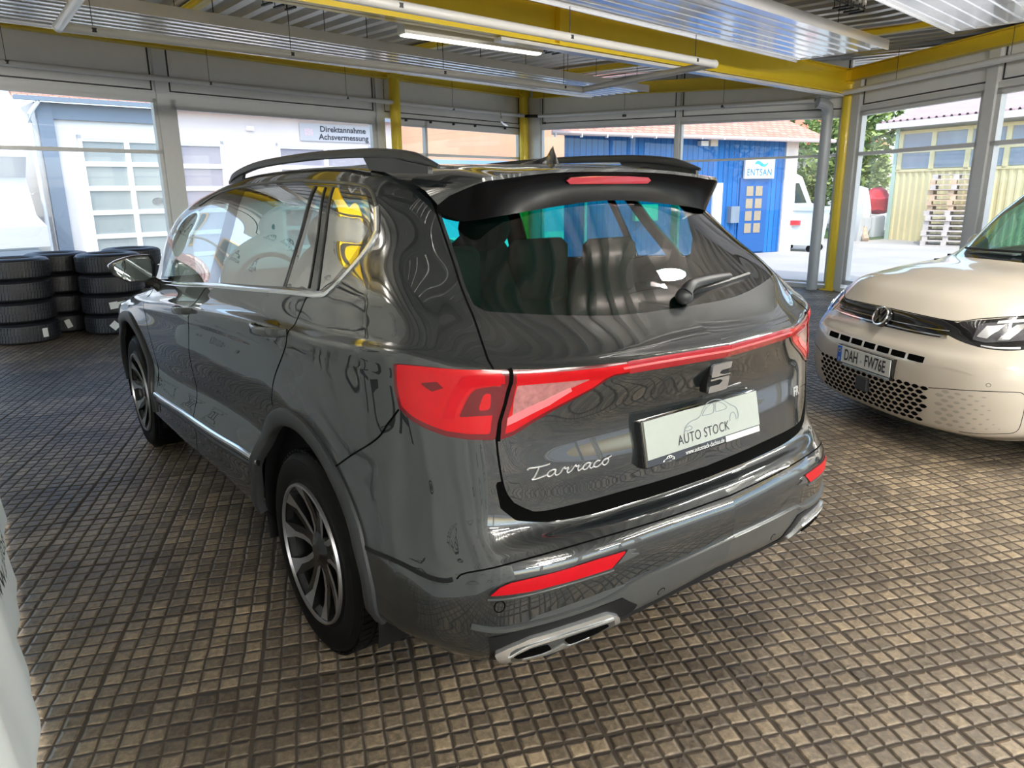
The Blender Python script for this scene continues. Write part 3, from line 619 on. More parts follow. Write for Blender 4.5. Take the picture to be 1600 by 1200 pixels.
glass_c = [(1.587,1.494),(1.223,1.506),(1.146,1.488),(1.104,1.42),(1.097,1.375),(1.120,1.335),(1.246,1.188),(1.388,1.070),(1.445,1.050),(1.492,1.046),(1.547,1.278)]
dlo = [(3.87,1.028),(3.72,1.160),(3.62,1.262),(3.55,1.345),(3.46,1.415),(3.25,1.470),(2.862,1.495),(2.312,1.502),(1.805,1.512),(1.235,1.523),(1.120,1.507),(1.073,1.431),(1.066,1.369),(1.092,1.328),(1.241,1.159),(1.355,1.065),(1.439,1.040),(1.611,1.033),(2.122,1.033),(2.761,1.033)]
rear_win = [(-.1,1.036),(.28,1.036),(.50,1.036),(.665,1.040),(.694,1.06),(.704,1.14),(.719,1.30),(.740,1.44),(.752,1.50),(.752,1.58),(-.1,1.58)]
regs = [
 ('void', arch_region(0.0, 1.0, 2.4)), ('void', arch_region(2.79, 3.9, 4.95)),
 ('front_side_window', glass_f), ('rear_side_window', glass_r), ('quarter_light', glass_q), ('cargo_side_window', glass_c), ('window_pillar', dlo),
 ('rear_window', rear_win),
 ('windscreen', [(4.12,1.055),(6.1,1.045),(6.1,1.50),(4.05,1.50),(4.05,1.40)]),
 ('bumper_sill', [(-.1,.500),(.60,.500),(.70,.512),(.742,.545),(.748,.60),(.731,.631),(.723,.585),(.703,.557)]+gate_low[::-1]),
 ('tailgate', gate_low+gate_edge+[(-.1,1.665)]),
 ('diffuser', [(-.1,-.05),(.83,-.05),(.80,.06),(.755,.155),(.68,.195),(.48,.212),(-.1,.208)]),
 ('rear_bumper', [(-.1,-.05),(1.50,-.05),(1.50,.46)]+bump_side+[(.87,.735),(.737,.722),(.731,.631),(.748,.60),(.742,.545),(.70,.512),(.60,.500),(-.1,.500)]),
 ('front_door', front_gap+[(3.3,1.026),(3.97,1.026),(4.0,.9),(3.93,.60),(3.83,.30),(3.85,.06)]),
 ('rear_door', [(2.08,.06)]+front_gap+[(2.1,1.026)]+rear_gap+[(1.93,.53),(2.06,.30)]),
 ('roof', [(-.1,1.665),(.797,1.66),(.80,1.60),(1.1,1.545),(2.3,1.53),(3.3,1.50),(4.0,1.45),(4.1,1.50),(6.1,1.50),(6.1,2.6),(-.1,2.6)]),
 ('bonnet', [(4.06,.925),(4.5,.91),(6.1,.90),(6.1,1.045),(4.12,1.055)]),
 ('front_bumper', [(4.62,-.1),(6.1,-.1),(6.1,.90),(4.85,.905),(4.75,.6),(4.62,.4)]),
 ('front_wing', [(3.83,-.1),(4.62,-.1),(4.62,.4),(4.75,.6),(4.85,.905),(4.06,.925),(4.12,1.04),(3.97,1.026),(4.0,.9),(3.93,.60),(3.83,.30)]),
]
RG = regions(S, regs, 440, 230)
PARTMAT = dict(front_side_window='car_glass', rear_side_window='privacy_side', quarter_light='privacy_side', cargo_side_window='privacy_side', window_pillar='gloss_black', rear_window='privacy', windscreen='car_glass', bumper_sill='void', diffuser='satin_grey', rest='paint')
central = {'rear_window', 'windscreen', 'bumper_sill', 'tailgate', 'diffuser', 'rear_bumper', 'roof', 'bonnet', 'front_bumper'}
def merge(lst):
    if len(lst) == 1: return lst[0]
    o = 0; A = []; B = []; F_ = []
    for a, b, f in lst: A.append(a); B.append(b); F_.append(f+o); o += len(a)
    return np.concatenate(A), np.concatenate(B), np.concatenate(F_)
PANELS = {}
for nm, lst in RG.items():
    if nm == 'void': continue
    data = merge(lst); mat = M[PARTMAT.get(nm, 'paint')]; pname = 'side_panel' if nm == 'rest' else nm
    if nm in central: PANELS[nm] = panel(S, data, pname, mat, car, 'both')
    else:
        for sd in 'LR': PANELS[nm+sd] = panel(S, data, pname, mat, car, sd)
for nm in ('rest', 'rear_door', 'front_door', 'window_pillar'):
    for sd in 'LR': panel(S, merge(RG[nm]), 'inner_lining', M['seat'], car, sd, off=-.012)
for nm in ('roof', 'tailgate'): panel(S, merge(RG[nm]), 'inner_lining', M['seat'], car, 'both', off=-.012)
# joints between the panels: thin dark seams
for ln in (gate_edge[:-1], gate_low[1:]+[gate_edge[0]], [(.992,.77)]+bump_side[::-1][1:], front_gap, rear_gap+[(1.905,.56)], [(3.85,.06),(3.83,.30),(3.93,.60),(4.0,.9),(3.97,1.026)]):
    for sd in 'LR': ribbon(S, ln, 0.0055, 0.0008, 'panel_gap', M['void'], car, sd, bev=0.1)
# wheel arch claddings, arch liners
for sd in 'LR':
    for cy, s0, s1 in ((0.0, 0.9, 2.5), (2.79, 3.8, 5.0)):
        if cy == 0: pth = S.ring((cy, 0.355), 0.505, (1, 2), 0.0, PI, 40, smin=s0, smax=s1, vmax=0.95)
        else: pth = S.ring((cy, 0.355), 0.505, (1, 2), 0.0, PI, 40, smin=s0, smax=s1, vmax=0.95)
        # run the ends down to the sill
        e0 = S.find((1, 2), (cy+0.505, 0.345), smin=s0, smax=s1); pth = pth
        ribbon(S, pth[::-1], 0.064, 0.014, 'arch_cladding', M['clad'], car, sd, smooth=False, profile=[(-.034,-.02),(-.034,.006),(-.028,.012),(-.010,.015),(.022,.014),(.030,.009),(.033,-.02)])
    sg = -1 if sd == 'L' else 1
    for cy in (0.0, 2.79):
        lm = MB(); lm.lathe([(sg*0.895, 0.488), (sg*0.58, 0.488), (sg*0.56, 0.1)], 'x', c=(0, cy, 0.355), n=36, a0=-0.25, a1=PI+0.25)
        lm.build('arch_liner', M['black'], car)
# chrome window surround, belt strip, lower door trims
line = [(3.82,1.022),(3.3,1.026),(2.756,1.028),(2.115,1.026),(1.605,1.025),(1.480,1.028),(1.389,1.044),(1.261,1.125),(1.075,1.308),(1.050,1.356),(1.055,1.432),(1.109,1.502),(1.225,1.526)]
for sd in 'LR':
    ribbon(S, line[:11], 0.020, 0.006, 'chrome_strip', M['chrome'], car, sd)
    ribbon(S, line[10:]+[(1.702,1.523),(2.336,1.514),(2.88,1.503),(3.25,1.478),(3.47,1.420)], 0.010, 0.005, 'window_surround', M['satin_grey'], car, sd)
    for pl in ([(1.600,1.048),(1.650,1.268),(1.710,1.488)], ):
        ribbon(S, pl, 0.010, 0.004, 'window_divider', M['seal'], car, sd)
    ribbon(S, [(1.836,1.045),(1.829,1.261),(1.829,1.490)], 0.012, 0.005, 'window_divider', M['seal'], car, sd)
    ribbon(S, [(1.500,1.045),(1.560,1.278),(1.602,1.492)], 0.012, 0.004, 'window_divider', M['seal'], car, sd)
    ribbon(S, [(3.87,.301),(3.45,.304),(2.986,.307),(2.6,.310),(2.075,.312)], 0.026, 0.012, 'chrome_door_trim', M['chrome'], car, sd, bev=.5)
    ribbon(S, [(3.84,.264),(3.45,.270),(2.986,.274),(2.6,.278),(2.10,.283)], 0.016, 0.008, 'door_trim_lip', M['clad'], car, sd, bev=.5)
    ribbon(S, [(1.253,.326),(1.075,.332),(.921,.311),(.884,.316)], 0.013, 0.002, 'bumper_side_groove', M['black'], car, sd)
# gap line round the rear bumper crease
ribbon(S, [(.873,.318),(.829,.345),(.608,.358),(.267,.357),(.0,.352)], 0.0045, 0.0008, 'bumper_seam', M['void'], car, 'LR')

# ---- lights
lampA = [(.983,.863),(.935,.866),(.869,.871),(.805,.876),(.745,.878),(.693,.878),(.694,.843),(.709,.799),(.728,.764),(.740,.726),(.804,.726),(.863,.731),(.921,.746),(.960,.759),(.985,.775),(.987,.817)]
lampB = [(.683,.878),(.577,.878),(.438,.878),(.38,.876),(.38,.840),(.433,.840),(.454,.835),(.504,.810),(.561,.786),(.633,.759),(.695,.734),(.726,.726),(.718,.764),(.700,.799),(.684,.843)]
def shrink(p, k, c=None):
    c = c or (sum(a for a, b in p)/len(p), sum(b for a, b in p)/len(p)); return [(c[0]+(a-c[0])*k, c[1]+(b-c[1])*k) for a, b in p]
for sd in 'LR':
    la = patch(S, lampA, 0.004, 'tail_lamp', M['red_deep'], car, sd, rnd=.12)
    patch(S, shrink(lampA, .90, (.858,.868)), 0.0015, 'lamp_lens', M['red_lens'], la, sd, lift=.004, rnd=.12)
    patch(S, [(.803,.860),(.773,.866),(.705,.864),(.703,.843),(.731,.845),(.772,.839),(.795,.822),(.822,.790),(.832,.772),(.862,.770),(.833,.815)], 0.0012, 'lamp_light_guide', M['red_soft'], la, sd, lift=.0055, res=.004)
    patch(S, [(.769,.834),(.730,.839),(.706,.836),(.714,.810),(.731,.779),(.777,.778),(.821,.776),(.801,.801),(.784,.822)], 0.0012, 'lamp_reflector', M['red_deep'], la, sd, lift=.0055, res=.004, rnd=.15)
    patch(S, [(.752,.822),(.735,.822),(.742,.790),(.772,.788)], 0.0010, 'lamp_bulb', M['red_lens'], la, sd, lift=.0067, res=.003, rnd=.3)
    patch(S, [(.905,.84),(.862,.846),(.846,.835),(.876,.826)], 0.0010, 'lamp_marker', M['red_deep'], la, sd, lift=.0055, res=.004)
    ribbon(S, [(.689,.882),(.690,.843),(.705,.799),(.724,.764),(.732,.722)], .012, .0035, 'lamp_seam', M['void'], car, sd, bev=.1)
    lb = patch(S, lampB, 0.004, 'tailgate_lamp', M['red_deep'], car, sd)
    patch(S, [(.678,.868),(.577,.870),(.438,.871),(.38,.871),(.38,.846),(.436,.846),(.47,.836),(.504,.816),(.561,.793),(.633,.767),(.690,.745),(.712,.740),(.705,.764),(.688,.799),(.676,.843)], 0.0015, 'lamp_lens', M['red_lens'], lb, sd, lift=.004, res=.004)
    patch(S, [(.674,.836),(.616,.838),(.51,.840),(.575,.814),(.623,.795),(.690,.772),(.684,.806)], 0.0012, 'lamp_clear_segment', M['clear_lens'], lb, sd, lift=.0055, res=.004)
    patch(S, [(.702,.772),(.690,.777),(.615,.800),(.56,.822),(.555,.814),(.599,.790),(.678,.765),(.706,.757)], 0.0012, 'lamp_light_guide', M['pink_lens'], lb, sd, lift=.0060, res=.004)
bar = MB(); patch(S, [(-.02,.876),(.38,.876),(.38,.840),(-.02,.837)], 0.006, '', None, None, 'LR', mb=bar, res=.01)
lbar = bar.build('rear_light_bar', M['red_bar'], car, smooth=40)
b2 = MB(); patch(S, [(-.02,.864),(.40,.863),(.40,.858),(-.02,.859)], 0.002, '', None, None, 'LR', mb=b2, res=.008, lift=.006); b2.build('light_line', M['pink_lens'], lbar)
fog = [(.793,.272),(.770,.287),(.743,.294),(.627,.296),(.507,.298),(.421,.297),(.469,.266),(.589,.264),(.701,.263)]
for sd in 'LR':
    fg = patch(S, shrink(fog, 1.05), 0.002, 'fog_surround', M['black'], car, sd)
    patch(S, fog, 0.003, 'reflector', M['red_soft'], fg, sd, lift=.002)
    ribbon(S, [(.80,.262),(.70,.254),(.589,.256),(.46,.258)], .006, .004, 'fog_trim', M['satin_grey'], car, sd)
    patch(S, [(.418,.296),(.385,.292),(.41,.286),(.372,.278),(.43,.272),(.452,.270)], .004, 'fog_fin', M['satin_grey'], car, sd, res=.004)
# ---- exhaust trims and diffuser details
for sd in 'LR':
    bk = patch(S, [(.80,.165),(.79,.03),(.74,.002),(.37,.002),(.36,.12),(.42,.172),(.60,.172),(.73,.168)], .003, 'exhaust_recess', M['black'], car, sd)
    ex = patch(S, [(.785,.118),(.76,.05),(.735,.022),(.60,.020),(.43,.022),(.405,.075),(.432,.125),(.471,.150),(.587,.152),(.696,.148),(.749,.135)], .016, 'exhaust_trim', M['satin_chrome'], car, sd, rnd=.15, skirt=.01)
    patch(S, [(.750,.128),(.60,.140),(.45,.130),(.43,.085),(.52,.040),(.73,.045)], .002, 'exhaust_inset', M['satin_grey'], ex, sd, lift=.015, rnd=.25, res=.004)
    ribbon(S, [(.748,.100),(.700,.126),(.60,.133),(.45,.126)], .010, .020, 'exhaust_bar', M['satin_chrome'], ex, sd)
    patch(S, [(.738,.103),(.692,.120),(.648,.122),(.632,.100),(.66,.090),(.72,.088)], .002, 'exhaust_opening', M['void'], ex, sd, lift=.0175, rnd=.2, res=.004)
    patch(S, [(.605,.124),(.470,.119),(.458,.106),(.50,.090),(.575,.090)], .002, 'exhaust_opening', M['void'], ex, sd, lift=.0175, rnd=.2, res=.004)
    patch(S, [(.71,.078),(.64,.084),(.60,.108),(.575,.082),(.50,.076),(.56,.050),(.70,.052)], .002, 'exhaust_blade', M['satin_chrome'], ex, sd, lift=.017, rnd=.15, res=.004)
    ribbon(S, [(.84,.20),(.76,.182),(.68,.178),(.50,.184),(.42,.198),(.36,.21),(.0,.213)], .016, .010, 'diffuser_lip', M['satin_grey'], car, sd, bev=.6)
    for s_, v_ in ((.772,.243), (.275,.127)):
        q = [(s_+.014*math.cos(t*PI/8), v_+.014*math.sin(t*PI/8)) for t in range(16)]
        a = patch(S, q, .0006, 'parking_sensor', M['void'], car, sd, res=.003)
        patch(S, shrink(q, .8), .0008, 'sensor_face', M['paint'] if s_ > .5 else M['satin_grey'], a, sd, res=.003, lift=.0005)

# ---- number plate with its printed holder
def rear_at(x, z, lift=0.0):
    q = S.find((0, 2), (abs(x), z), smax=.75, vmin=.5, vmax=1.03); p = S.pts([q[0]], [q[1]])[0]; n = S.normals([q[0]], [q[1]])[0]
    sg = -1 if x < 0 else 1
    return (p[0]*sg+n[0]*sg*lift, p[1]+n[1]*lift, p[2]+n[2]*lift)
pc = Vector((-0.018, -0.970, 0.905)); tilt = math.radians(12)   # plate leans with the tailgate
def plate_xf(p): # local x, y(depth toward viewer is -y), z
    y = p[1]*math.cos(tilt)-p[2]*math.sin(tilt)*-1; z = p[1]*-math.sin(tilt)+p[2]*math.cos(tilt)
    return (pc.x+p[0], pc.y+y, pc.z+z)
hold = MB().rbox(-.268, .268, -.006, .03, -.076, .062, .006).xf(plate_xf).build('plate_holder', M['gloss_black'], car)
MB().box(-.262, .262, -.010, 0, -.052, .058).xf(plate_xf).build('number_plate', M['plate_white'], hold)
mb = MB()
vs, fs = text_geo('AUTO STOCK', .042, spacing=1.08, sx=.85); mb.add([(x-.012, -.0112, y-.024) for x, y, z in vs], fs, 0)
for st in car_outline(.26): stroke_geo(mb, st, .0030, lambda x, y: (x-.10, -.0110, y*.72-.012), 1)
vs, fs = text_geo('www.autostock-dachau.de', .020, sx=.85); mb.add([(x-.01, -.0075, y-.0655) for x, y, z in vs], fs, 2)
for st in car_outline(.05): stroke_geo(mb, st, .0016, lambda x, y: (x-.20, -.0075, y*.7-.072), 2)
mb.box(.09, .262, -.0072, -.006, -.074, -.056, 2)
mb.xf(plate_xf).build('plate_print', [M['ink'], M['grey_ink'], M['white_print']], hold, smooth=0)
# ---- brand badge: two interlocking chrome hooks on a rounded plate
def badge_xf(p): return (p[0]+0.001, -0.996+p[1]-p[2]*.14, 1.056+p[2])
bd = MB()
bd.prism(round_poly([(-.044,.044),(.044,.044),(.044,.024),(.000,.022),(-.008,.014),(.012,.008),(.044,.008),(.044,.004),(-.044,.004)], .12), -.012, 0, 'y')
bd.prism(round_poly([(-.044,-.000),(.044,-.000),(.044,-.044),(-.044,-.044),(-.044,-.022),(.000,-.022),(.014,-.012),(.000,-.006),(-.044,-.006)], .12), -.012, 0, 'y')
bp_ = MB().prism(round_poly([(-.047,.047),(.047,.047),(.047,-.047),(-.047,-.047)], .14), -.003, .02, 'y').xf(badge_xf).build('badge_plate', M['black'], car)
bd.xf(badge_xf).build('badge', M['chrome'], bp_, smooth=30)
# ---- model script and trim letters
TS = [[(0.0,1.55),(0.15,1.85),(0.9,1.85),(1.8,1.92),(2.5,2.1)],
      [(1.25,1.85),(1.05,1.1),(0.8,0.35),(0.55,0.0),(0.9,-.05),(1.5,0.12),(2.0,0.3),(2.35,0.55)],
      [(3.25,.95),(2.8,1.05),(2.35,.75),(2.25,.25),(2.55,.05),(2.95,.35),(3.25,.95),(3.15,.35),(3.35,.05),(3.8,.35),(4.1,.95),(4.3,1.1),(4.35,.85),(4.75,.95),(4.62,.45),(4.75,.1),(5.15,.35),(5.5,.95),(5.7,1.1),(5.75,.85),(6.1,.95),(5.98,.45),(6.1,.1),(6.45,.3),(6.75,.65)],
      [(7.65,.95),(7.2,1.05),(6.75,.75),(6.65,.25),(6.95,.05),(7.35,.35),(7.65,.95),(7.55,.35),(7.75,.05),(8.15,.3)],
      [(8.95,.95),(8.55,1.05),(8.15,.65),(8.15,.2),(8.5,.05),(8.95,.25),(9.3,.6)],
      [(9.75,1.05),(9.35,.75),(9.35,.25),(9.7,.05),(10.1,.4),(10.15,.85),(9.8,1.1),(9.75,.95),(10.2,1.15),(10.6,1.3)]]
mb = MB()
for st in TS:
    P2 = smooth_poly(st, 5, closed=False); path = []
    for x, y in P2:
        X = -.640+x*.0240+y*.002; Z = .862+y*.0165; path.append(rear_at(X, Z, .003))
    mb.sweep(path, [(-.0021, -.0015), (-.0016, .002), (.0016, .002), (.0021, -.0015)], up=Vector((0, -1, .1)))
mb.build('model_script', M['satin_chrome'], car, smooth=40)
mb = MB(); vs, fs = text_geo('FR', .045, .0015, sx=1.1, bold=.0012); mb.add([rear_at(.56+x*.9, .895+y, .002+z) for x, y, z in vs], fs); mb.build('trim_letters', M['satin_chrome'], car, smooth=0)
# ---- door handles
for sd, sg in (('L', -1), ('R', 1)):
    for yc, zc, X, ln in ((.145, 1.150, .927, .155), (1.31, 1.078, .920, .13)):
        zr = .045
        q = S.find((1, 2), (yc, zc), smin=1.2, smax=3.6); pk = [(q[0]+.085*math.cos(t*PI/10), q[1]+.046*math.sin(t*PI/10)) for t in range(20)]
        rc = patch(S, pk, .0015, 'handle_recess', M['gloss_black'], car, sd)
        path = []
        for i in range(13):
            t = i/12; yy = yc+ln*(1-2*t); zz = zc+.014*(1-2*t)*(-1)*.0+ (yy-yc)*-.07; bulge = .046*math.sin(PI*min(1, max(0, t)))**.55
            qq = S.find((1, 2), (yy, zz), smin=1.0, smax=3.8); p = S.pts([qq[0]], [qq[1]])[0]; path.append((sg*(p[0]+bulge-.004), yy, zz))
        mb = MB(); prof = round_poly([(-.017, -.007), (.017, -.007), (.015, .008), (-.015, .008)], .3, 2)
        mb.sweep(path, prof, up=Vector((sg, 0, 0)), scales=[.75 if i in (0, 12) else 1.0 for i in range(13)]); mb.build('door_handle', M['paint'], car, smooth=50)
# ---- mirrors
for sd, sg in (('L', -1), ('R', 1)):
    shell = round_poly([(1.101,1.236),(1.06,1.262),(.985,1.283),(.884,1.286),(.872,1.225),(.880,1.165),(.925,1.140),(1.02,1.150),(1.075,1.185)], .22, 3)
    cx_, cz_ = .985, 1.215; mb = MB(); rings = []
    for dy, k in ((0, .93), (.006, 1.0), (.05, 1.0), (.10, .93), (.14, .76), (.165, .45)):
        rings.append([(sg*(cx_+(x-cx_)*k), 2.03+dy, cz_+(z-cz_)*k) for x, z in shell])
    n = len(shell); vs = [p for r in rings for p in r]; fs = []
    for j in range(len(rings)-1):
        for i in range(n): fs.append((j*n+i, j*n+(i+1) % n, (j+1)*n+(i+1) % n, (j+1)*n+i))
    fs.append(tuple(range(5*n, 6*n))); fs.append(tuple(range(n))[::-1]); mb.add(vs, fs)
    ms = mb.build('mirror', M['paint'], car, smooth=45)
    g = round_poly([(1.077,1.233),(1.04,1.253),(.996,1.268),(.900,1.270),(.893,1.21),(.900,1.165),(.931,1.152),(1.02,1.160),(1.058,1.190)], .2, 3)
    MB().prism([(sg*x, z) for x, z in g], 2.026, 2.031, 'y').build('mirror_glass', pbr('mirror_surface', (.12, .14, .14), .02, 1.0, noise=.01), ms, smooth=0)
    MB().tube([(sg*.84, 2.10, 1.10), (sg*.87, 2.10, 1.125), (sg*.92, 2.10, 1.16)], .030, 10, scales=[1.3, 1, .9]).build('mirror_foot', M['gloss_black'], ms)
# ---- roof rails
for sg in (-1, 1):
    pth = smooth_poly([(.595,1.50,1.645),(.600,1.36,1.682),(.602,1.10,1.712),(.602,.80,1.724),(.60,.37,1.728),(.598,0,1.720),(.592,-.17,1.710),(.588,-.30,1.694),(.584,-.425,1.664)], 4, closed=False)
    pth = [(sg*a, b, c) for a, b, c in pth]; sc = [min(1, .35+i*.22, .35+(len(pth)-1-i)*.16) for i in range(len(pth))]
    rl = MB().sweep(pth, round_poly([(-.017,-.015),(.017,-.015),(.012,.015),(-.012,.015)], .3, 2), scales=sc).build('roof_rail', M['clad'], car, smooth=50)
    MB().prism([(-.40,1.645),(-.40,1.665),(-.17,1.70),(.02,1.715),(-.03,1.665),(-.2,1.65)], sg*.590, sg*.606, 'x').build('rail_foot', M['clad'], rl, smooth=0)
    MB().prism([(1.46,1.63),(1.48,1.655),(1.36,1.685),(1.24,1.70),(1.28,1.65)], sg*.592, sg*.606, 'x').build('rail_foot', M['clad'], rl, smooth=0)
# ---- antenna fin
mb = MB(); vs = []; fs = []
prof = [(-.272,.0,.020),(-.262,.016,.026),(-.252,.050,.007),(-.246,.066,.004),(-.234,.056,.005),(-.215,.032,.012),(-.175,.022,.024),(-.12,.014,.024),(-.07,.006,.014),(-.045,.0,.004)]
for yy, hh, ww in prof:
    zb = 1.678+(yy+.275)*.04
    for k in range(7):
        a = PI*k/6; vs.append((math.cos(a)*max(ww, .004)*(1.0 if k in (0, 6) else .8), yy, zb-.004+math.sin(a)*(hh+.004) if k in (2, 3, 4) else zb-.004+min(.018, hh*.5)*math.sin(a)))
for j in range(len(prof)-1):
    for k in range(6): fs.append((j*7+k, j*7+k+1, (j+1)*7+k+1, (j+1)*7+k))
fs.append(tuple(range(7))); mb.add(vs, fs).build('antenna_fin', M['gloss_black'], car, smooth=50)
# ---- spoiler
secs = [(0, [(-.30,1.680),(-.42,1.677),(-.53,1.660),(-.533,1.650),(-.525,1.640),(-.519,1.603),(-.536,1.560),(-.47,1.585)]),
        (.30, [(-.29,1.676),(-.41,1.671),(-.54,1.652),(-.543,1.642),(-.537,1.630),(-.528,1.590),(-.544,1.540),(-.46,1.57)]),
        (.46, [(-.27,1.668),(-.40,1.660),(-.553,1.636),(-.556,1.626),(-.549,1.614),(-.536,1.572),(-.535,1.522),(-.44,1.55)]),
        (.530, [(-.26,1.654),(-.40,1.648),(-.548,1.626),(-.550,1.616),(-.545,1.603),(-.522,1.558),(-.503,1.512),(-.41,1.535)]),
        (.560, [(-.26,1.642),(-.39,1.632),(-.515,1.608),(-.518,1.600),(-.512,1.590),(-.490,1.548),(-.470,1.510),(-.39,1.53)]),
        (.586, [(-.27,1.632),(-.37,1.610),(-.45,1.580),(-.452,1.574),(-.448,1.566),(-.442,1.545),(-.432,1.522),(-.37,1.535)]),
        (.594, [(-.275,1.625),(-.36,1.598),(-.425,1.560),(-.426,1.556),(-.425,1.552),(-.422,1.543),(-.416,1.532),(-.36,1.54)])]
def spoil(i0, i1):
    mb = MB(); X = [-a for a, b in secs[::-1]]+[a for a, b in secs[1:]]; PR = [b for a, b in secs[::-1]]+[b for a, b in secs[1:]]
    xs = np.linspace(-1, 1, 61); kx = np.array(X); vals = np.array(PR); k = np.concatenate([[0], np.cumsum(np.maximum(np.abs(np.diff(kx)), .012))]); k = k/k[-1]*2-1
    xx = herm(k, kx[:, None], xs)[:, 0]; pr = herm(k, vals, xs); n = i1-i0+1; vs = []; fs = []
    for a, p in zip(xx, pr):
        for q in p[i0:i1+1]: vs.append((a, q[0], q[1]))
    for i in range(len(xs)-1):
        for j in range(n-1): fs.append((i*n+j, (i+1)*n+j, (i+1)*n+j+1, i*n+j+1))
    return mb.add(vs, fs)
spo = spoil(0, 3).build('roof_spoiler', M['paint'], car, smooth=60)
spoil(3, 7).build('spoiler_underside', M['deep_black'], spo, smooth=60)
bl = [(-.19,.000),(-.175,.010),(-.08,.014),(.08,.014),(.175,.010),(.19,.000),(.175,-.010),(-.175,-.010)]
mb = MB(); nb = len(bl); vs = []
for dy in (-.004, .012):
    for x, z in bl: vs.append((x, -.530+dy-.050*x*x+z*-.15, 1.622+z))
mb.add(vs, [tuple(range(nb)), tuple(range(nb, 2*nb))[::-1]]+[(i, (i+1) % nb, nb+(i+1) % nb, nb+i) for i in range(nb)])
mb.build('high_brake_light', M['red_bar'], spo, smooth=0)
# ---- rear wiper
def glass_at(x, z, lift):
    q = S.find((0, 2), (abs(x), z), smax=.75, vmin=1.0, vmax=1.55); p = S.pts([q[0]], [q[1]])[0]; n = S.normals([q[0]], [q[1]])[0]; sg = -1 if x < 0 else 1
    return (p[0]*sg+n[0]*sg*lift, p[1]+n[1]*lift, p[2]+n[2]*lift)
wp = [glass_at(.018, 1.262, .030), glass_at(.05, 1.276, .040), glass_at(.10, 1.285, .036), glass_at(.20, 1.294, .028), glass_at(.30, 1.298, .022)]
wi = MB(); wi.sweep(smooth_poly(wp, 4, closed=False), round_poly([(-.013,-.009),(.013,-.009),(.010,.011),(-.010,.011)], .3, 2), up=Vector((0, -1, 1)), scales=[1.7-.055*i for i in range(17)])
wi.ellipsoid(glass_at(.022, 1.262, .018), (.030, .026, .026))
w_ = wi.build('rear_wiper', M['clad'], car, smooth=50)
MB().sweep([glass_at(.09+.35*i/10, 1.276+.022*i/10, .008) for i in range(11)], [(-.006,-.008),(.006,-.008),(.004,.010),(-.004,.010)], up=Vector((0, -1, 1))).build('wiper_blade', M['seal'], w_, smooth=30)
# ---- cabin
ib = MB(); ib.box(-.80, .80, -.62, 2.3, .50, .56); ib.box(-.80, .80, -.75, -.62, .56, 1.12); ib.box(-.84, -.80, -.6, 2.3, .50, 1.10); ib.box(.80, .84, -.6, 2.3, .50, 1.08)
ib.box(-.74, .74, 2.02, 2.32, .56, 1.08); ib.build('cabin_lining', M['seat'], car)
hl = MB(); hl.rbox(-.56, .56, -.20, 1.55, 1.60, 1.63, .05); hl.build('headliner', M['seat'], car)
for x in (-.38, .38):
    st = MB(); st.rbox(x-.25, x+.25, .80, 1.32, .60, .80, .08)
    st.ellipsoid((x, .78, 1.02), (.27, .10, .40)); st.ellipsoid((x, .72, 1.42), (.155, .06, .115)); st.build('front_seat', M['seat'], car, smooth=50)
rs = MB(); rs.rbox(-.66, .66, .02, .50, .60, .82, .08)
for x in (-.42, 0, .42): rs.ellipsoid((x, -.05, 1.02), (.24, .10, .33))
rs.build('rear_bench', M['seat'], car, smooth=50)
for x, zt in ((-.36, 1.335), (.06, 1.345), (.44, 1.33)):
    MB().rbox(x-.135, x+.135, -.14, -.04, 1.17, zt+.07, .05).build('headrest', M['seat'], car, smooth=50)
sw = MB(); sw.lathe([(.0, .185), (.018, .198), (.0, .21), (-.018, .198)], 'y', c=(-.38, 1.66, 1.08), n=32, closed=True); sw.box(-.56, -.20, 1.655, 1.675, 1.06, 1.10); sw.tube([(-.38, 1.66, 1.08), (-.38, 2.05, .98)], .03); sw.build('steering_wheel', M['seat'], car, smooth=50)
ub = MB(); ub.box(-.80, .80, .52, 2.26, .27, .33); ub.box(-.58, .58, -.90, 3.5, .30, .36); ub.build('underbody', M['black'], car)
# ---- wheels
for sg in (-1, 1):
    wheel(car, sg*.900, 0.0, .366, .366, .256, sg)
    wheel(car, sg*.905, 2.79, .362, .362, .256, sg)

# ================================================================ the showroom
def wall_frame(p0, ang):
    """maps (along, inward depth, z) of a glass wall to the world; depth grows toward the room"""
    ca, sa = math.cos(ang), math.sin(ang)
    return lambda p: (p0[0]+p[0]*ca+p[1]*sa, p0[1]+p[0]*sa-p[1]*ca, p[2])
PA, AA = (-0.864, 8.497), math.radians(12.64)
PB = (8.381, 10.45); AB_ = math.atan2(3.95-10.45, 9.40-8.381); LB = math.hypot(9.40-8.381, 3.95-10.45); MB0 = 3.615
PC, AC = (9.40, 3.95), math.radians(-117.0)
fA = wall_frame(PA, AA); fB = wall_frame(PB, AB_); fC = wall_frame(PC, AC)
LA = math.hypot(8.381-PA[0], 10.45-PA[1])

fl = MB()
fl.prism([(-6.2,-9.5),(3.2,-9.5),(9.62,3.9),(8.46,10.62),(-6.2,7.35)], -.12, 0, 'z'); tag(fl.build('floor', M['floor'], smooth=0), kind='structure')
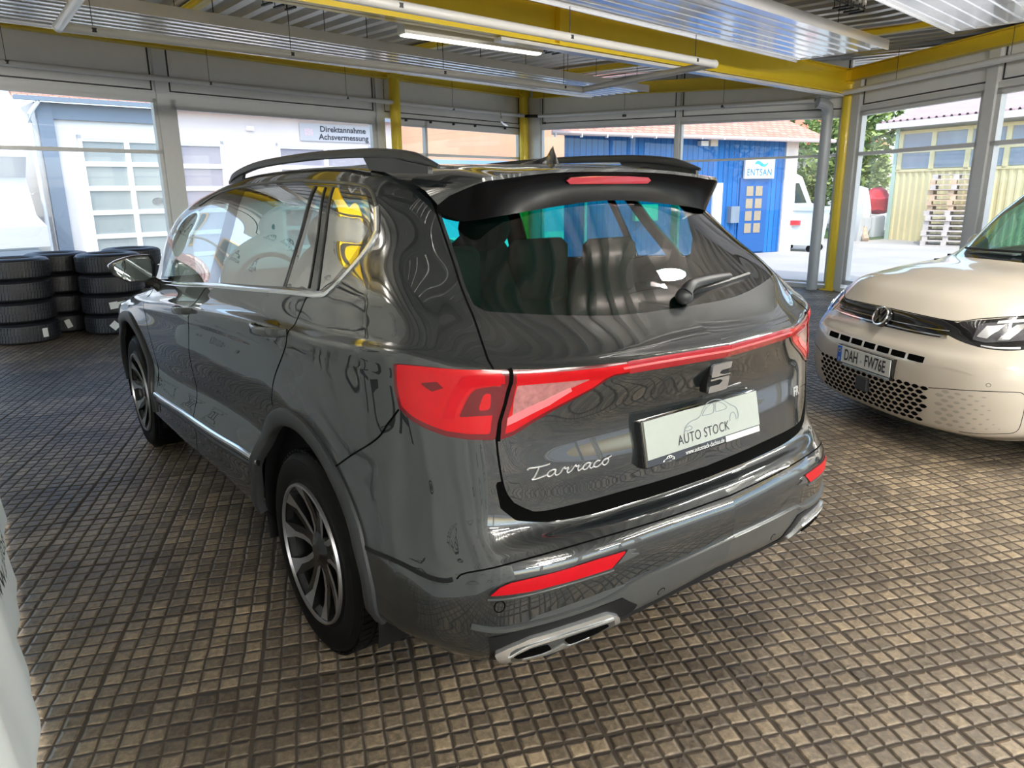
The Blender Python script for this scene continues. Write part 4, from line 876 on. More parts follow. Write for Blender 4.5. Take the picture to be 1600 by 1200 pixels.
# ceiling: trapezoidal metal deck, slightly higher toward the left wall, ribs run across the beams
def deck_z(x, y): return 3.29+.40*min(1, max(0, (y-2.0)/6.5))
dk = MB(); ang = math.radians(-3); ca, sa = math.cos(ang), math.sin(ang)
prof = []; u = -11.0
while u < 15: prof += [(u, 0), (u+.10, 0), (u+.13, .075), (u+.24, .075)]; u += .27
room_poly = [(-6.2,-9.5),(3.2,-9.5),(9.75,3.9),(8.6,10.8),(-6.2,7.55)]
vs = []; fs = []; ws = [-15+i*.75 for i in range(44)]
for uu, hh in prof:
    for w in ws:
        x, y = uu*ca-w*sa+1, uu*sa+w*ca+0; vs.append((x, y, deck_z(x, y)+hh))
nw = len(ws)
keep = lambda x, y: in_poly(np.array([x]), np.array([y]), [(-6.9,-10.2),(3.6,-10.2),(10.3,3.8),(9.0,11.4),(-6.9,8.2)])[0]
for i in range(len(prof)-1):
    for j in range(nw-1):
        q = (i*nw+j, i*nw+j+1, (i+1)*nw+j+1, (i+1)*nw+j)
        if any(keep(vs[k][0], vs[k][1]) for k in q): fs.append(q)
used = sorted({k for f in fs for k in f}); mp = {k: i for i, k in enumerate(used)}
dk.add([vs[k] for k in used], [tuple(mp[k] for k in f) for f in fs]); tag(dk.build('ceiling', M['deck'], smooth=0), kind='structure')
rf = MB(); rf.prism([(-6.9,-10.2),(3.6,-10.2),(10.4,3.8),(9.1,11.5),(-6.9,8.3)], 3.84, 3.96, 'z'); tag(rf.build('trim_1', M['frame'], smooth=0), kind='structure')

def glass_wall(f, name, L, s0, mull, zbeam0, zbeam1, band0, band1, trans, wins, bottom=0.08, topz=None, plinth=True):
    """wall of grey band panels above glazing; every glazed bay is its own window"""
    zb = lambda s: zbeam0+(zbeam1-zbeam0)*(s/L if L else 0); bb = lambda s: band0+(band1-band0)*(s/L if L else 0)
    ts = topz or 3.62
    w = MB()
    def slab(x0, x1, y0, y1, zf0, zf1, mi):
        w.add([(x0,y0,zf0(x0)),(x1,y0,zf0(x1)),(x1,y1,zf0(x1)),(x0,y1,zf0(x0)),(x0,y0,zf1(x0)),(x1,y0,zf1(x1)),(x1,y1,zf1(x1)),(x0,y1,zf1(x0))],
              [(3,2,1,0),(4,5,6,7),(0,1,5,4),(1,2,6,5),(2,3,7,6),(3,0,4,7)], mi)
    slab(s0, L, -.10, -.02, bb, lambda s: ts, 0)
    slab(s0, L, -.10, .02, lambda s: 0.0, lambda s: bottom-.02, 1); slab(s0, L, -.085, .0, lambda s: bb(s)-.058, lambda s: bb(s)+.03, 1)
    for m0, m1 in mull: slab(m0, m1, -.09, .03, lambda s: 0, lambda s: ts, 1)
    # dark joints that outline each band panel
    ed = [s0]+[e for m in mull for e in m]+[L]
    for i in range(0, len(ed)-1, 2):
        a, b = ed[i]+.03, ed[i+1]-.03
        if b-a < .3: continue
        slab(a, b, -.03, -.012, lambda s: bb(s)+.045, lambda s: bb(s)+.062, 2)
        slab(a, a+.018, -.03, -.012, lambda s: bb(s)+.045, lambda s: ts-.05, 2); slab(b-.018, b, -.03, -.012, lambda s: bb(s)+.045, lambda s: ts-.05, 2)
    w.xf(f); o = w.build(name, [M['band'], M['frame'], M['frame_dark']], smooth=0); tag(o, kind='structure')
    return bb
wn_count = [0]
def window(f, x0, x1, z0, z1, trans=None, frame=.05, vdiv=(), fw=.045, tf=None):
    tf = tf or frame
    wn_count[0] += 1; nm = 'window_%d' % wn_count[0]
    z1f = z1 if callable(z1) else (lambda s: z1)
    g = MB(); g.add([(x0+.01,-.045,z0),(x1-.01,-.045,z0),(x1-.01,-.045,z1f(x1)),(x0+.01,-.045,z1f(x0))], [(0,1,2,3)]); g.xf(f)
    o = tag(g.build(nm, M['room_glass'], smooth=0), kind='structure')
    r = MB()
    def sl(a, b, za, zb2, zc=None, zd=None, y0=-.075, y1=.0):
        zc = zb2 if zc is None else zc; zd = za if zd is None else zd
        r.add([(a,y0,za),(b,y0,zd),(b,y1,zd),(a,y1,za),(a,y0,zb2),(b,y0,zc),(b,y1,zc),(a,y1,zb2)], [(3,2,1,0),(4,5,6,7),(0,1,5,4),(1,2,6,5),(2,3,7,6),(3,0,4,7)])
    sl(x0, x0+frame, z0, z1f(x0)); sl(x1-frame, x1, z0, z1f(x1)); sl(x0, x1, z0, z0+frame)
    sl(x0, x1, z1f(x0)-tf, z1f(x0), z1f(x1), z1f(x1)-tf)
    if trans: sl(x0, x1, trans-fw/2, trans+fw/2)
    for v in vdiv: sl(v-.03, v+.03, z0, z1f(v))
    r.xf(f); r.build('window_frame', M['frame'], o, smooth=0)
    return o
bA = glass_wall(fA, 'wall_left', LA, -5.5, [(-2.30,-2.14),(1.696,1.87),(5.457,5.63),(9.37,LA)], 3.459, 3.459, 2.894, 2.894, None, None, topz=3.76)
window(fA, -5.45, -2.30, .1, 2.84, 2.155); window(fA, -2.14, 1.696, .1, 2.84, 2.155)
window(fA, 1.87, 5.457, .1, 2.84, None, frame=.09, tf=.125)
window(fA, 5.92, 9.37, .1, 2.84, 2.253, frame=.07, vdiv=(6.63,), tf=.11)
glass_wall(fB, 'wall_back', LB, .30, [(.26,.38),(MB0,MB0+.075)], 3.42, 3.05, 2.89, 2.68, None, None, topz=3.62)
zt = lambda s: 2.845-.21*s/LB
window(fB, .38, MB0, .08, zt, 2.08, frame=.035, fw=.035); window(fB, MB0+.075, LB-.08, .08, zt, 2.06, frame=.035, fw=.035)
LC = 14.9
mc = [(.10,.30),(2.64,2.80),(5.28,5.44),(7.92,8.08),(10.56,10.72),(13.2,13.36)]
glass_wall(fC, 'wall_right', LC, .08, mc, 3.09, 3.09, 2.70, 2.70, None, None, topz=3.30)
for i in range(5): window(fC, mc[i][1], mc[i+1][0], .12, 2.665, 2.06, frame=.07, fw=.05)
# the sides behind the camera: an unseen left wall, glazed to add light, and glazing at the rear
fS = wall_frame((-6.2, -9.5), PI/2)
ms = [(0,.15),(3.25,3.4),(6.5,6.65),(9.75,9.9),(13.0,13.15),(16.3,16.45)]
glass_wall(fS, 'wall_side', 16.6, 0, ms, 3.3, 3.3, 2.85, 2.85, None, None, topz=3.7)
for i in range(5): window(fS, ms[i][1], ms[i+1][0], .1, 2.80, 2.1, frame=.06)
fR = wall_frame((3.2, -9.5), PI)
glass_wall(fR, 'wall_rear', 9.4, 0, [(0,.15),(3.0,3.15),(6.1,6.25),(9.25,9.4)], 3.09, 3.09, 2.75, 2.75, None, None, topz=3.5)
for a, b in ((.15,3.0),(3.15,6.1),(6.25,9.25)): window(fR, a, b, .1, 2.72, 2.1, frame=.06)

cp_ = MB(); a0_ = fA((LA-.03,-.10,0)); a1_ = fA((LA-.03,.02,0)); b0_ = fB((.27,-.10,0)); b1_ = fB((.27,.02,0))
cp_.prism([a1_[:2], b1_[:2], b0_[:2], (a0_[0]+.15, a0_[1]+.12), a0_[:2]], 0, 3.76, 'z'); tag(cp_.build('trim_2', M['frame'], smooth=0), kind='structure')
# ---- yellow steel: columns and beams
def ibeam(name, p0, p1, z0a, z1a, z0b, z1b, wd, label, group=None, parent=None):
    p0 = Vector((p0[0], p0[1], 0)); p1 = Vector((p1[0], p1[1], 0)); d = (p1-p0).normalized(); n = Vector((-d.y, d.x, 0)); b = MB()
    def seg(w0, fz0, fz1):
        vs = []
        for P, za, zb in ((p0, fz0[0], fz1[0]), (p1, fz0[1], fz1[1])):
            for sd in (-1, 1): vs += [(P.x+n.x*sd*w0, P.y+n.y*sd*w0, za), (P.x+n.x*sd*w0, P.y+n.y*sd*w0, zb)]
        b.add(vs, [(0,1,3,2),(4,6,7,5),(0,4,5,1),(2,3,7,6),(1,5,7,3),(0,2,6,4)])
    seg(.007, (z0a, z0b), (z1a, z1b)); seg(wd/2, (z0a, z0b), (z0a+.014, z0b+.014)); seg(wd/2, (z1a-.014, z1b-.014), (z1a, z1b))
    o = b.build(name, M['yellow'], parent, smooth=0)
    if not parent: tag(o, label, 'beam', group)
    return o
ibeam('roof_beam', fA((-5.3,.10,0)), fA((5.65,.10,0)), 3.459, 3.68, 3.459, 3.68, .14, 'yellow steel edge beam above the left glass wall, running from the left end to the first round column')
ibeam('roof_beam', fA((5.89,.10,0)), fA((LA-.1,.10,0)), 3.459, 3.68, 3.45, 3.68, .14, 'short yellow edge beam between the two round yellow columns')
ibeam('roof_beam', fB((.25,.10,0)), fB((LB-.15,.10,0)), 3.42, 3.62, 3.07, 3.27, .14, 'yellow edge beam above the window facing the blue building')
ibeam('roof_beam', fC((.12,.10,0)), fC((14.8,.10,0)), 3.09, 3.26, 3.09, 3.26, .14, 'yellow edge beam over the right hand windows above the cream van')
mbx = ibeam('roof_beam', (9.22,3.93), (-6.0,2.66), 2.91, 3.26, 2.91, 3.26, .16, 'deep yellow main beam crossing the hall over the dark car')
for t in (.40, .66):
    c0 = (9.22-15.2*t, 3.93-1.27*t); MB().box(c0[0]-.006, c0[0]+.006, c0[1]-.075, c0[1]+.075, 2.92, 3.25).build('beam_stiffener', M['yellow'], mbx, smooth=0)
tag(MB().box(-.002, 6.7, -.055, .055, 2.875, 2.905).xf(lambda p: (9.1-p[0]*.9965, 3.92-p[0]*.0833-p[1], p[2])).build('white_strip', M['white_metal'], smooth=0), 'long white strip under the deep yellow main beam', 'cable duct')  # plain white strip along the underside of the beam
# cross purlins in the deck
WH = {(.80,7.9): 'above the left end of the radiant panel', (4.1,8.6): 'behind the lit fluorescent lamp', (7.35,9.3): 'right of the last wire cluster', (7.15,3.6): 'between the two right hand radiant panels'}
for (a, b) in (((.80,7.9),(.55,3.35)), ((4.1,8.6),(3.85,3.6)), ((7.35,9.3),(7.1,3.95)), ((7.15,3.6),(6.95,.2))):
    za = deck_z(*a)-.10; zb_ = deck_z(*b)-.09
    ibeam('purlin', a, b, za, za+.08, zb_, zb_+.08, .09, 'slim yellow cross member under the deck, ' + WH[a], group='yellow cross members under the deck')
def column(xy, r, h, label):
    c = MB(); c.lathe([(0, r), (h, r)], 'z', c=(xy[0], xy[1], 0), n=40); t = empty('column', (0, 0, 0)); tag(t, label, 'column')
    c.build('shaft', M['yellow'], t); p = MB(); p.box(xy[0]-r-.05, xy[0]+r+.05, xy[1]-r-.03, xy[1]+r+.03, 0, .015); p.build('base_plate', M['yellow'], t, smooth=0)
    q = MB(); q.box(xy[0]-r-.07, xy[0]+r+.07, xy[1]-.09, xy[1]+.09, h-.20, h-.005)
    for sx in (-1, 1):
        for dz in (.06, .14): q.lathe([(0, .014), (.012, .014), (.012, 0)], 'y', c=(xy[0]+sx*(r+.04), xy[1]-.102, h-dz), n=8)
    q.build('head_plate', M['yellow'], t, smooth=0); return t
column(fA((5.77,.15,0)), .092, 3.67, 'round yellow column on the left wall, left of the roof antenna')
column(fA((LA-.12,.12,0)), .092, 3.67, 'round yellow column in the far corner, right behind the roof antenna')
column(fC((.03,.02,0)), .085, 3.26, 'yellow column at the right corner, beside the thick grey drain pipe')
gp = MB(); gx, gy = fB((LB-.23,.17,0))[:2]
gp.lathe([(0,.082),(2.62,.082)], 'z', c=(gx,gy,0), n=28)
gp.tube([(gx,gy,2.60),(gx,gy,2.68),(gx-.06,gy-.02,2.76),(gx-.15,gy-.0,2.80),(gx-.22,gy+.05,2.82)], .082, 20); tag(gp.build('drain_pipe', M['greypipe'], smooth=50), 'thick grey drain pipe standing in front of the right corner column', 'pipe')

# ---- white lighting conduits along the walls
def conduit(path, r, label, group=None):
    t = MB(); t.tube(path, r, 14); o = tag(t.build('lighting_rail', M['white_metal'], smooth=50), label, 'rail', group); return o
zA = 3.073; wires = []
rA = conduit([fA((-5.2,.17,zA-.02)), fA((9.50,.17,zA+.02))], .036, 'long white tubular lighting rail along the left glass wall')
rB = conduit([fB((.48,.17,3.055)), fB((LB-.45,.17,2.875))], .034, 'white tubular rail in front of the window to the blue building')
rC = conduit([fC((-.62,.40,2.92)), fC((.4,.24,2.92)), fC((14.0,.17,2.92))], .036, 'white tubular rail along the right hand windows')
for f, parent, ss, z0 in ((fA, rA, (-.05,2.39,4.73,7.17), zA), (fB, rB, (.62,2.6,4.6), 2.91), (fC, rC, (1.25,3.1), 2.92)):
    for s_ in ss:
        w = MB(); x, y, _ = f((s_, .17, 0)); w.tube([(x, y, z0), (x, y, deck_z(x, y)-.01)], .0035, 5)
        w.lathe([(-.02,.0385),(.02,.0385)], 'z', c=(x, y, z0), n=10)
        w.build('suspension_wire', M['frame_dark'], parent, smooth=0)
for f, a, parent in ((fB, .40, rB),):
    x, y, _ = f((a, .17, 0)); MB().tube([f((.02,.15,3.09)), f((.47,.17,3.055))], .030, 12).build('rail_joint', M['black'], parent)
x0, y0, z0 = fC((-.62,.40,2.92)); MB().tube([fB((LB-.46,.17,2.875)), (x0, y0, z0)], .030, 12).build('rail_joint', M['black'], rC)
# ---- suspended rectangle of rails under the ceiling
ring = empty('suspended_rail_frame', (0, 0, 0)); tag(ring, 'rectangular white rail frame hanging under the ceiling over the dark car', 'rail')
RC = [(-.87,4.11,2.75),(4.60,4.62,2.75),(4.42,2.56,2.75),(-.88,2.10,2.75)]
for i, nm in enumerate(('long_rail','cross_rail','long_rail','cross_rail')):
    MB().tube([RC[i], RC[(i+1) % 4]], .034, 14).build(nm, M['white_metal'], ring)
for t in (.04, .32, .62, .94):
    for a, b in ((0, 1), (3, 2)):
        x = RC[a][0]+(RC[b][0]-RC[a][0])*t; y = RC[a][1]+(RC[b][1]-RC[a][1])*t; w = MB(); w.tube([(x, y, 2.75), (x, y, deck_z(x, y) if a == 0 else 2.975)], .0035, 5); w.lathe([(-.015,.037),(.015,.037)], 'z', c=(x, y, 2.75), n=10); w.build('suspension_wire', M['frame_dark'], ring, smooth=0)
for x, y, z in RC: MB().ellipsoid((x, y, z), (.04, .04, .04)).build('corner_joint', M['white_metal'], ring)
# ---- radiant heating panels
def heater(p0, p1, width, z, label, ribs=7):
    p0 = Vector((*p0, z)); p1 = Vector((*p1, z)); d = (p1-p0); L = d.length; d.normalize(); ang_ = math.atan2(d.y, d.x)
    t = empty('radiant_panel', (p0.x, p0.y, z), ang_); tag(t, label, 'ceiling heater', 'radiant panels under the ceiling')
    pr = [(0, .0)]; 
    for k in range(ribs):
        y = .05+(width-.10)*(k+.5)/ribs; hw = (width-.10)/ribs*.5
        pr += [(y-hw*.92, .0), (y-hw*.80, .009), (y+hw*.80, .009), (y+hw*.92, .0)]
    pr += [(width, 0), (width, .03), (0, .03)]
    b = MB(); n = len(pr); b.add([(0, -a, c) for a, c in pr]+[(L, -a, c) for a, c in pr], [(i, n+i, n+(i+1) % n, (i+1) % n) for i in range(n)]); b.build('ribbed_sheet', M['heater'], t, smooth=0)
    e = MB(); e.box(0, L, -.012, .0, -.02, .075); e.box(0, L, -width-.012, -width, -.02, .075); e.box(L-.012, L, -width, 0, -.0, .06); e.build('edge_rail', M['heater'], t, smooth=0)
    s_ = MB()
    for k in range(1, int(L/2.0)+1):
        s_.box(k*2.0-.012, k*2.0+.012, -width, 0, .03, .06)
    s_.build('cross_bar', M['frame'], t, smooth=0)
    for k in range(int(L/1.6)+1):
        for yy in (-.15, -width+.15):
            X = .3+k*1.6
            if X < L:
                wx = p0.x+d.x*X; wy = p0.y+d.y*X; MB().tube([(X, yy, .05), (X, yy, deck_z(wx, wy)-z)], .004, 5).build('hanger_wire', M['frame_dark'], t, smooth=0)
    return t
heater((-3.2,5.06), (6.66,6.66), 1.05, 2.99, 'ribbed white radiant panel nearest the left glass wall')
heater((-1.2,2.08), (6.36,2.93), 1.0, 3.0, 'ribbed white radiant panel in the middle, ending left of the right corner column')
heater((-1.0,.30), (6.18,1.17), 1.0, 3.0, 'ribbed white radiant panel at the top right edge of the photo')
# ---- fluorescent batten lamp
def batten(p0, p1, z, label, bare=False, group=None):
    p0 = Vector((*p0, z)); d = Vector((*p1, z))-p0; L = d.length; t = empty('fluorescent_lamp', tuple(p0), math.atan2(d.y, d.x)); tag(t, label, 'lamp', group)
    if bare:   # added fill batten: slim spine with a bare tube below it
        MB().prism([(-.02,.05),(.02,.05),(.02,.08),(-.02,.08)], 0, L, 'x').build('lamp_body', M['white_metal'], t, smooth=0)
        MB().tube([(.04,0,0),(L-.04,0,0)], .038, 12).build('tube', M['fill_glow'], t)
    else:
        MB().prism([(-.06,-.015),(.06,-.015),(.06,.05),(.045,.075),(-.045,.075),(-.06,.05)], 0, L, 'x').build('lamp_body', M['white_metal'], t, smooth=0)
        MB().prism([(-.055,-.014),(-.05,-.026),(-.02,-.032),(.02,-.032),(.05,-.026),(.055,-.014)], .02, L-.02, 'x').build('diffuser', M['lamp_soft'], t, smooth=0)
    for X in (.2, L-.2): MB().tube([(X, 0, .05), (X, 0, deck_z(p0.x, p0.y)-z)], .004, 5).build('hanger_wire', M['frame_dark'], t, smooth=0)
    return t
batten((1.60,3.62), (3.17,3.69), 2.90, 'lit white fluorescent batten hanging left of the deep yellow beam')
for i, (x, y) in enumerate(((-4.5,-.6),(-4.5,-4.2),(1.5,-4.6),(.8,-7.2),(-2.2,-6.0),(3.6,-2.0),(1.6,-1.2),(-3.6,2.2),(2.8,-5.0),(-1.9,-4.6),(-3.2,-7.6))):  # unseen battens added to brighten the hall and the curtain
    batten((x, y), (x+1.5, y+.12) if abs(x+1.25) > .01 else (x, y+1.6), 2.80, 'added bare batten for fill light, unseen behind the photographer', bare=True, group='added fill battens behind the camera')
# ---- clusters of open spring sockets hung between the panels
def cluster(x, y, z, n, label, rz=.1):
    t = empty('wire_hanger_cluster', (x, y, z), rz); tag(t, label, 'hanger', 'wire hanger clusters under the deck')
    b = MB()
    for k in range(n):
        for yy in (-.06, .06):
            b.tube([(k*.11, yy, .0), (k*.11, yy, deck_z(x, y)-z)], .004, 5); 
        b.box(k*.11-.012, k*.11+.012, -.07, .07, -.01, .004)
    b.box(-.02, (n-1)*.11+.02, -.065, -.055, .02, .03); b.box(-.02, (n-1)*.11+.02, .055, .065, .06, .07); b.build('wire_frame', M['frame_dark'], t, smooth=0)
    c = MB()
    for k in range(n): c.lathe([(.02,.0),(.02,.016),(.09,.016),(.09,.0)], 'z', c=(k*.11, -.06, .03), n=10)
    c.build('socket', M['white_metal'], t, smooth=30); return t
cluster(2.22, 4.62, 3.12, 3, 'thin wire hanger cluster behind the lit fluorescent lamp')
cluster(3.72, 4.42, 3.08, 4, 'wire hanger cluster with four pale sockets right of the lit lamp')
cluster(.66, 4.15, 3.10, 3, 'thin wire hanger cluster above the left radiant panel', .2)
cluster(4.75, 1.5, 3.10, 4, 'wire hanger cluster between the two right radiant panels')
# ---- spotlight on the far window
sx, sy, _ = fA((8.39,.30,0)); sp_ = empty('spotlight', (sx, sy, 2.94)); tag(sp_, 'small silver spotlight hanging in front of the orange wall seen through the window', 'spotlight')
MB().tube([(0,0,.14),(0,0,.06),(-.02,-.02,.03)], .018, 10).build('bracket', M['satin_chrome'], sp_)
MB().lathe([(-.06,.03),(.0,.045),(.05,.05),(.05,.0)], 'z', n=20).xf(lambda p: (p[0]+.06+p[2]*.8, p[1]-.02, -.06+p[2]*-.5-p[0]*.4)).build('lamp_head', M['satin_chrome'], sp_)
tr = MB().box(5.95, 9.3, .04, .07, 2.842, 2.862); 
for s_ in (6.1, 6.7, 7.3, 7.9, 8.8): tr.box(s_-.012, s_+.012, .03, .08, 2.805, 2.85)
tag(tr.xf(fA).build('curtain_track', M['frame_dark'], smooth=0), 'thin dark track over the window left of the far corner column', 'track')

# ---- the printed cloth hanging beside the car
def cloth_x(y, z):
    hem = -1.772+.012*y
    return hem-.105*z+.004*z*z+(.010+.012*min(z, 1.5))*math.sin(y*7.3+.6*z)+.006*math.sin(y*17+z*1.3)
cb = MB(); ny, nz = 260, 40; Y0, Y1, Z0, Z1 = -3.6, 5.6, .03, 2.90; vs = []
for layer in (0, -.006):
    for i in range(ny+1):
        for j in range(nz+1):
            y = Y0+(Y1-Y0)*i/ny; z = Z0+(Z1-Z0)*j/nz; vs.append((cloth_x(y, z)+layer, y, z))
fs = []; K = (ny+1)*(nz+1)
for i in range(ny):
    for j in range(nz):
        a, b, c, d = i*(nz+1)+j, (i+1)*(nz+1)+j, (i+1)*(nz+1)+j+1, i*(nz+1)+j+1; fs += [(a, b, c, d), (K+d, K+c, K+b, K+a)]
for i in range(ny): a, b = i*(nz+1), (i+1)*(nz+1); fs += [(a, K+a, K+b, b), (a+nz, b+nz, K+b+nz, K+a+nz)]
for j in range(nz): a = j; fs.append((a, a+1, K+a+1, K+a)); a = ny*(nz+1)+j; fs.append((a, K+a, K+a+1, a+1))
cb.add(vs, fs); ban = cb.build('printed_curtain', M['cloth'], smooth=60)
tag(ban, 'white cloth curtain printed with small cars, hanging beside the dark car at left edge', 'curtain')
pb = MB()
def on_cloth(x0, z0, k):   # reads left to right when seen from the car
    return lambda x, z: (cloth_x(x0+x*k, z0+z*k)+.004, x0+x*k, z0+z*k)
T1 = text_geo('AUTO STOCK', 1.0, spacing=1.05); T2 = text_geo('www.autostock-dachau.de', .30)
def logo(yc, zc, k, w=None):
    pl = on_cloth(yc, zc, k)
    for T, dz in ((T1, -.30), (T2, -.62)) if k > .2 else ((T1, -.30),):
        pb.add([pl(x, y+dz) for x, y, z in T[0]], T[1])
    for st in car_outline(5.0): stroke_geo(pb, st, .16 if k > .2 else .14, lambda x, y: pl(-(x-2.5), y+.25) if False else pl(x-2.5, y+.25))
w_t = max(x for x, y, z in T1[0])-min(x for x, y, z in T1[0]); kt = 3.3/w_t; pl = on_cloth(1.25, .66, kt)
pb.add([pl(x, y*.58) for x, y, z in T1[0]], T1[1])
pl = on_cloth(1.25, .25, kt*.9); pb.add([pl(x, y) for x, y, z in T2[0]], T2[1])
for st in car_outline(1.0): stroke_geo(pb, st, .020, lambda x, y: (cloth_x(.35+x*2.9, 1.35+y*2.9)+.004, .35+x*2.9, 1.35+y*2.9))
for i in range(15):
    for j in range(6):
        y = -3.2+i*.62+(.31 if j % 2 else 0); z = .28+j*.52
        if -.65 < y < 3.2 and z < .95: continue
        if y > 5.3: continue
        logo(y, z, .052)
pb.build('print', M['ink'], ban, smooth=0)
hr = MB().tube([(-2.00,-3.6,2.92),(-1.95,5.6,2.92)], .02, 12); 
for y in (-3.4,-1.2,1.0,3.2,5.4): hr.tube([(-1.98,y,2.92),(-1.98,y,3.29)], .006, 6)
hr.build('curtain_rod', M['white_metal'], ban)

# ---- tyres stacked by the left wall
def tyre_mesh(R=.345, r=.215, W=.232):
    b = MB(); h = W
    prof = [(0.012, r), (0.0, r+.025), (.0, R*.80), (.012, R*.93), (.03, R*.985), (.06, R), (h-.06, R), (h-.03, R*.985), (h-.012, R*.93), (h, R*.80), (h, r+.025), (h-.012, r), (h-.03, r-.004), (.03, r-.004)]
    b.lathe(prof, 'z', n=56, closed=True)
    for k in range(64):
        a = 2*PI*k/64
        for z0, z1 in ((.036,.072),(.080,.112),(.120,.152),(.160,.196)):
            a2 = a+(.02 if z0 in (.08,.16) else 0); vs = []
            for rr in (R-.003, R+.0045):
                for da, z in ((-.036, z0), (.036, z0), (.050, z1), (-.022, z1)): vs.append((rr*math.cos(a2+da), rr*math.sin(a2+da), z))
            b.add(vs, [(0,1,2,3),(7,6,5,4),(0,4,5,1),(1,5,6,2),(2,6,7,3),(3,7,4,0)])
    return b
proto = None
words = ['bottom', 'second from bottom', 'third from bottom', 'top']
def tyre_stack(x, y, where, n=4, jit=.02, scale=1.0, labels=None):
    global proto
    for k in range(n):
        if proto is None: proto = tyre_mesh().build('tyre', M['tyre_new'], smooth=30); o = proto
        else: o = proto.copy(); COL.objects.link(o)
        o.location = (x+random.uniform(-jit, jit), y+random.uniform(-jit, jit), k*.236*scale+.001); o.rotation_euler = (0, 0, random.uniform(0, 6)); o.scale = (scale, scale, scale)
        w = words[3] if k == n-1 else words[k]
        tag(o, 'new black car tyre, %s of the %s' % (w, where), 'tyre', 'new tyres stacked by the left window')
        if labels and k in labels:
            for (ang_, w_, h_, tilt_) in labels[k]:
                s_ = MB(); R = .352
                pts = [(-w_/2, -h_/2), (w_/2, -h_/2), (w_/2, h_/2), (-w_/2, h_/2)]; ct, st_ = math.cos(tilt_), math.sin(tilt_)
                vs = []
                for rr in (R, R+.003):
                    for a, b in pts:
                        u = a*ct-b*st_; v = a*st_+b*ct; A = ang_-o.rotation_euler[2]+u/R; vs.append((rr*math.cos(A), rr*math.sin(A), .118+v))
                s_.add(vs, [(0,1,2,3),(7,6,5,4),(0,4,5,1),(1,5,6,2),(2,6,7,3),(3,7,4,0)]); s_.build('paper_label', M['white_print'], o, smooth=0)
                l_ = MB()
                for q in range(3):
                    vs = []
                    for a, b in ((-w_*.35, h_*(.25-.22*q)), (w_*.3, h_*(.25-.22*q)), (w_*.3, h_*(.20-.22*q)), (-w_*.35, h_*(.20-.22*q))):
                        u = a*ct-b*st_; v = a*st_+b*ct; A = ang_-o.rotation_euler[2]+u/R; vs.append(((R+.004)*math.cos(A), (R+.004)*math.sin(A), .118+v))
                    l_.add(vs, [(0,1,2,3)])
    return o
d_ = math.radians(-97)
tyre_stack(-1.20, 7.61, 'front stack at the left edge', jit=.012, labels={0: [(d_+.62, .06, .10, 0)]})
tyre_stack(-.255, 7.60, 'front stack beside the door mirror', jit=.006, labels={0: [(d_-.12, .085, .085, .75)], 1: [(d_-.06, .09, .08, .12), (d_+.20, .09, .08, .12)]})
tyre_stack(-.725, 8.14, 'stack between and behind the front two', jit=.002, labels={0: [(d_+.05, .06, .10, .3)]})
tyre_stack(.12, 8.32, 'rear stack hidden by the mirror stack', jit=.02)

# ================================================================ outside
gy_ = MB(); gy_.prism([(-40,-30),(60,-30),(60,60),(-40,60)], -.30, -.13, 'z'); tag(gy_.build('ground', M['asphalt'], smooth=0), kind='structure')
def facade_frame(name, p0, p1, label, cat='building'):
    t = empty(name, (p0[0], p0[1], -.13), math.atan2(p1[1]-p0[1], p1[0]-p0[0])); tag(t, label, cat); return t
OZ = .13
# --- workshop seen through the left wall: x along the facade, -y toward the hall
W = facade_frame('workshop_building', (0,19.6), (10,20.6), 'white workshop building with glazed folding doors outside the left window')
MB().box(.45, 10.9, 0, 4, 0, 3.80+OZ).build('wall', M['stucco'], W, smooth=0)
MB().box(3.45, 10.92, -.04, 0.0, 0, 3.86+OZ).build('plaster_bay', M['stucco_pink'], W, smooth=0)
rf_ = MB(); rf_.add([(.0,-.30,3.88+OZ),(11.1,-.30,3.88+OZ),(11.1,3.0,5.6+OZ),(.0,3.0,5.6+OZ),(.0,-.30,3.80+OZ),(11.1,-.30,3.80+OZ),(11.1,3.0,5.5+OZ),(.0,3.0,5.5+OZ)], [(0,1,2,3),(7,6,5,4),(0,4,5,1),(3,2,6,7),(0,3,7,4),(1,5,6,2)]); rf_.build('tiled_roof', M['roof_tiles'], W, smooth=0)
MB().prism([(-.42,3.80+OZ),(-.30,3.80+OZ),(-.30,3.88+OZ),(-.42,3.90+OZ)], .0, 26, 'x').xf(lambda p: (min(p[0], 11.1), p[1], p[2])).build('gutter', M['sheet_and_shade'], W, smooth=0)
MB().box(.46, 3.45, -.10, 0, 3.42+OZ, 3.80+OZ).build('sheet_and_shade', M['sheet_and_shade'], W, smooth=0)  # grey band whose colour stands for the shade under the eave
MB().box(.47, .80, -.14, 0, 0, 3.80+OZ).build('corner_pier_or_shade', M['sheet_and_shade'], W, smooth=0)  # grey upright whose colour stands for the shade by the downpipe
MB().tube([(.5,-.36,3.8+OZ),(.30,-.20,3.5+OZ),(.30,-.1,3.3+OZ),(.30,-.1,0.02)], .05, 10).build('downpipe', M['door_frame'], W)
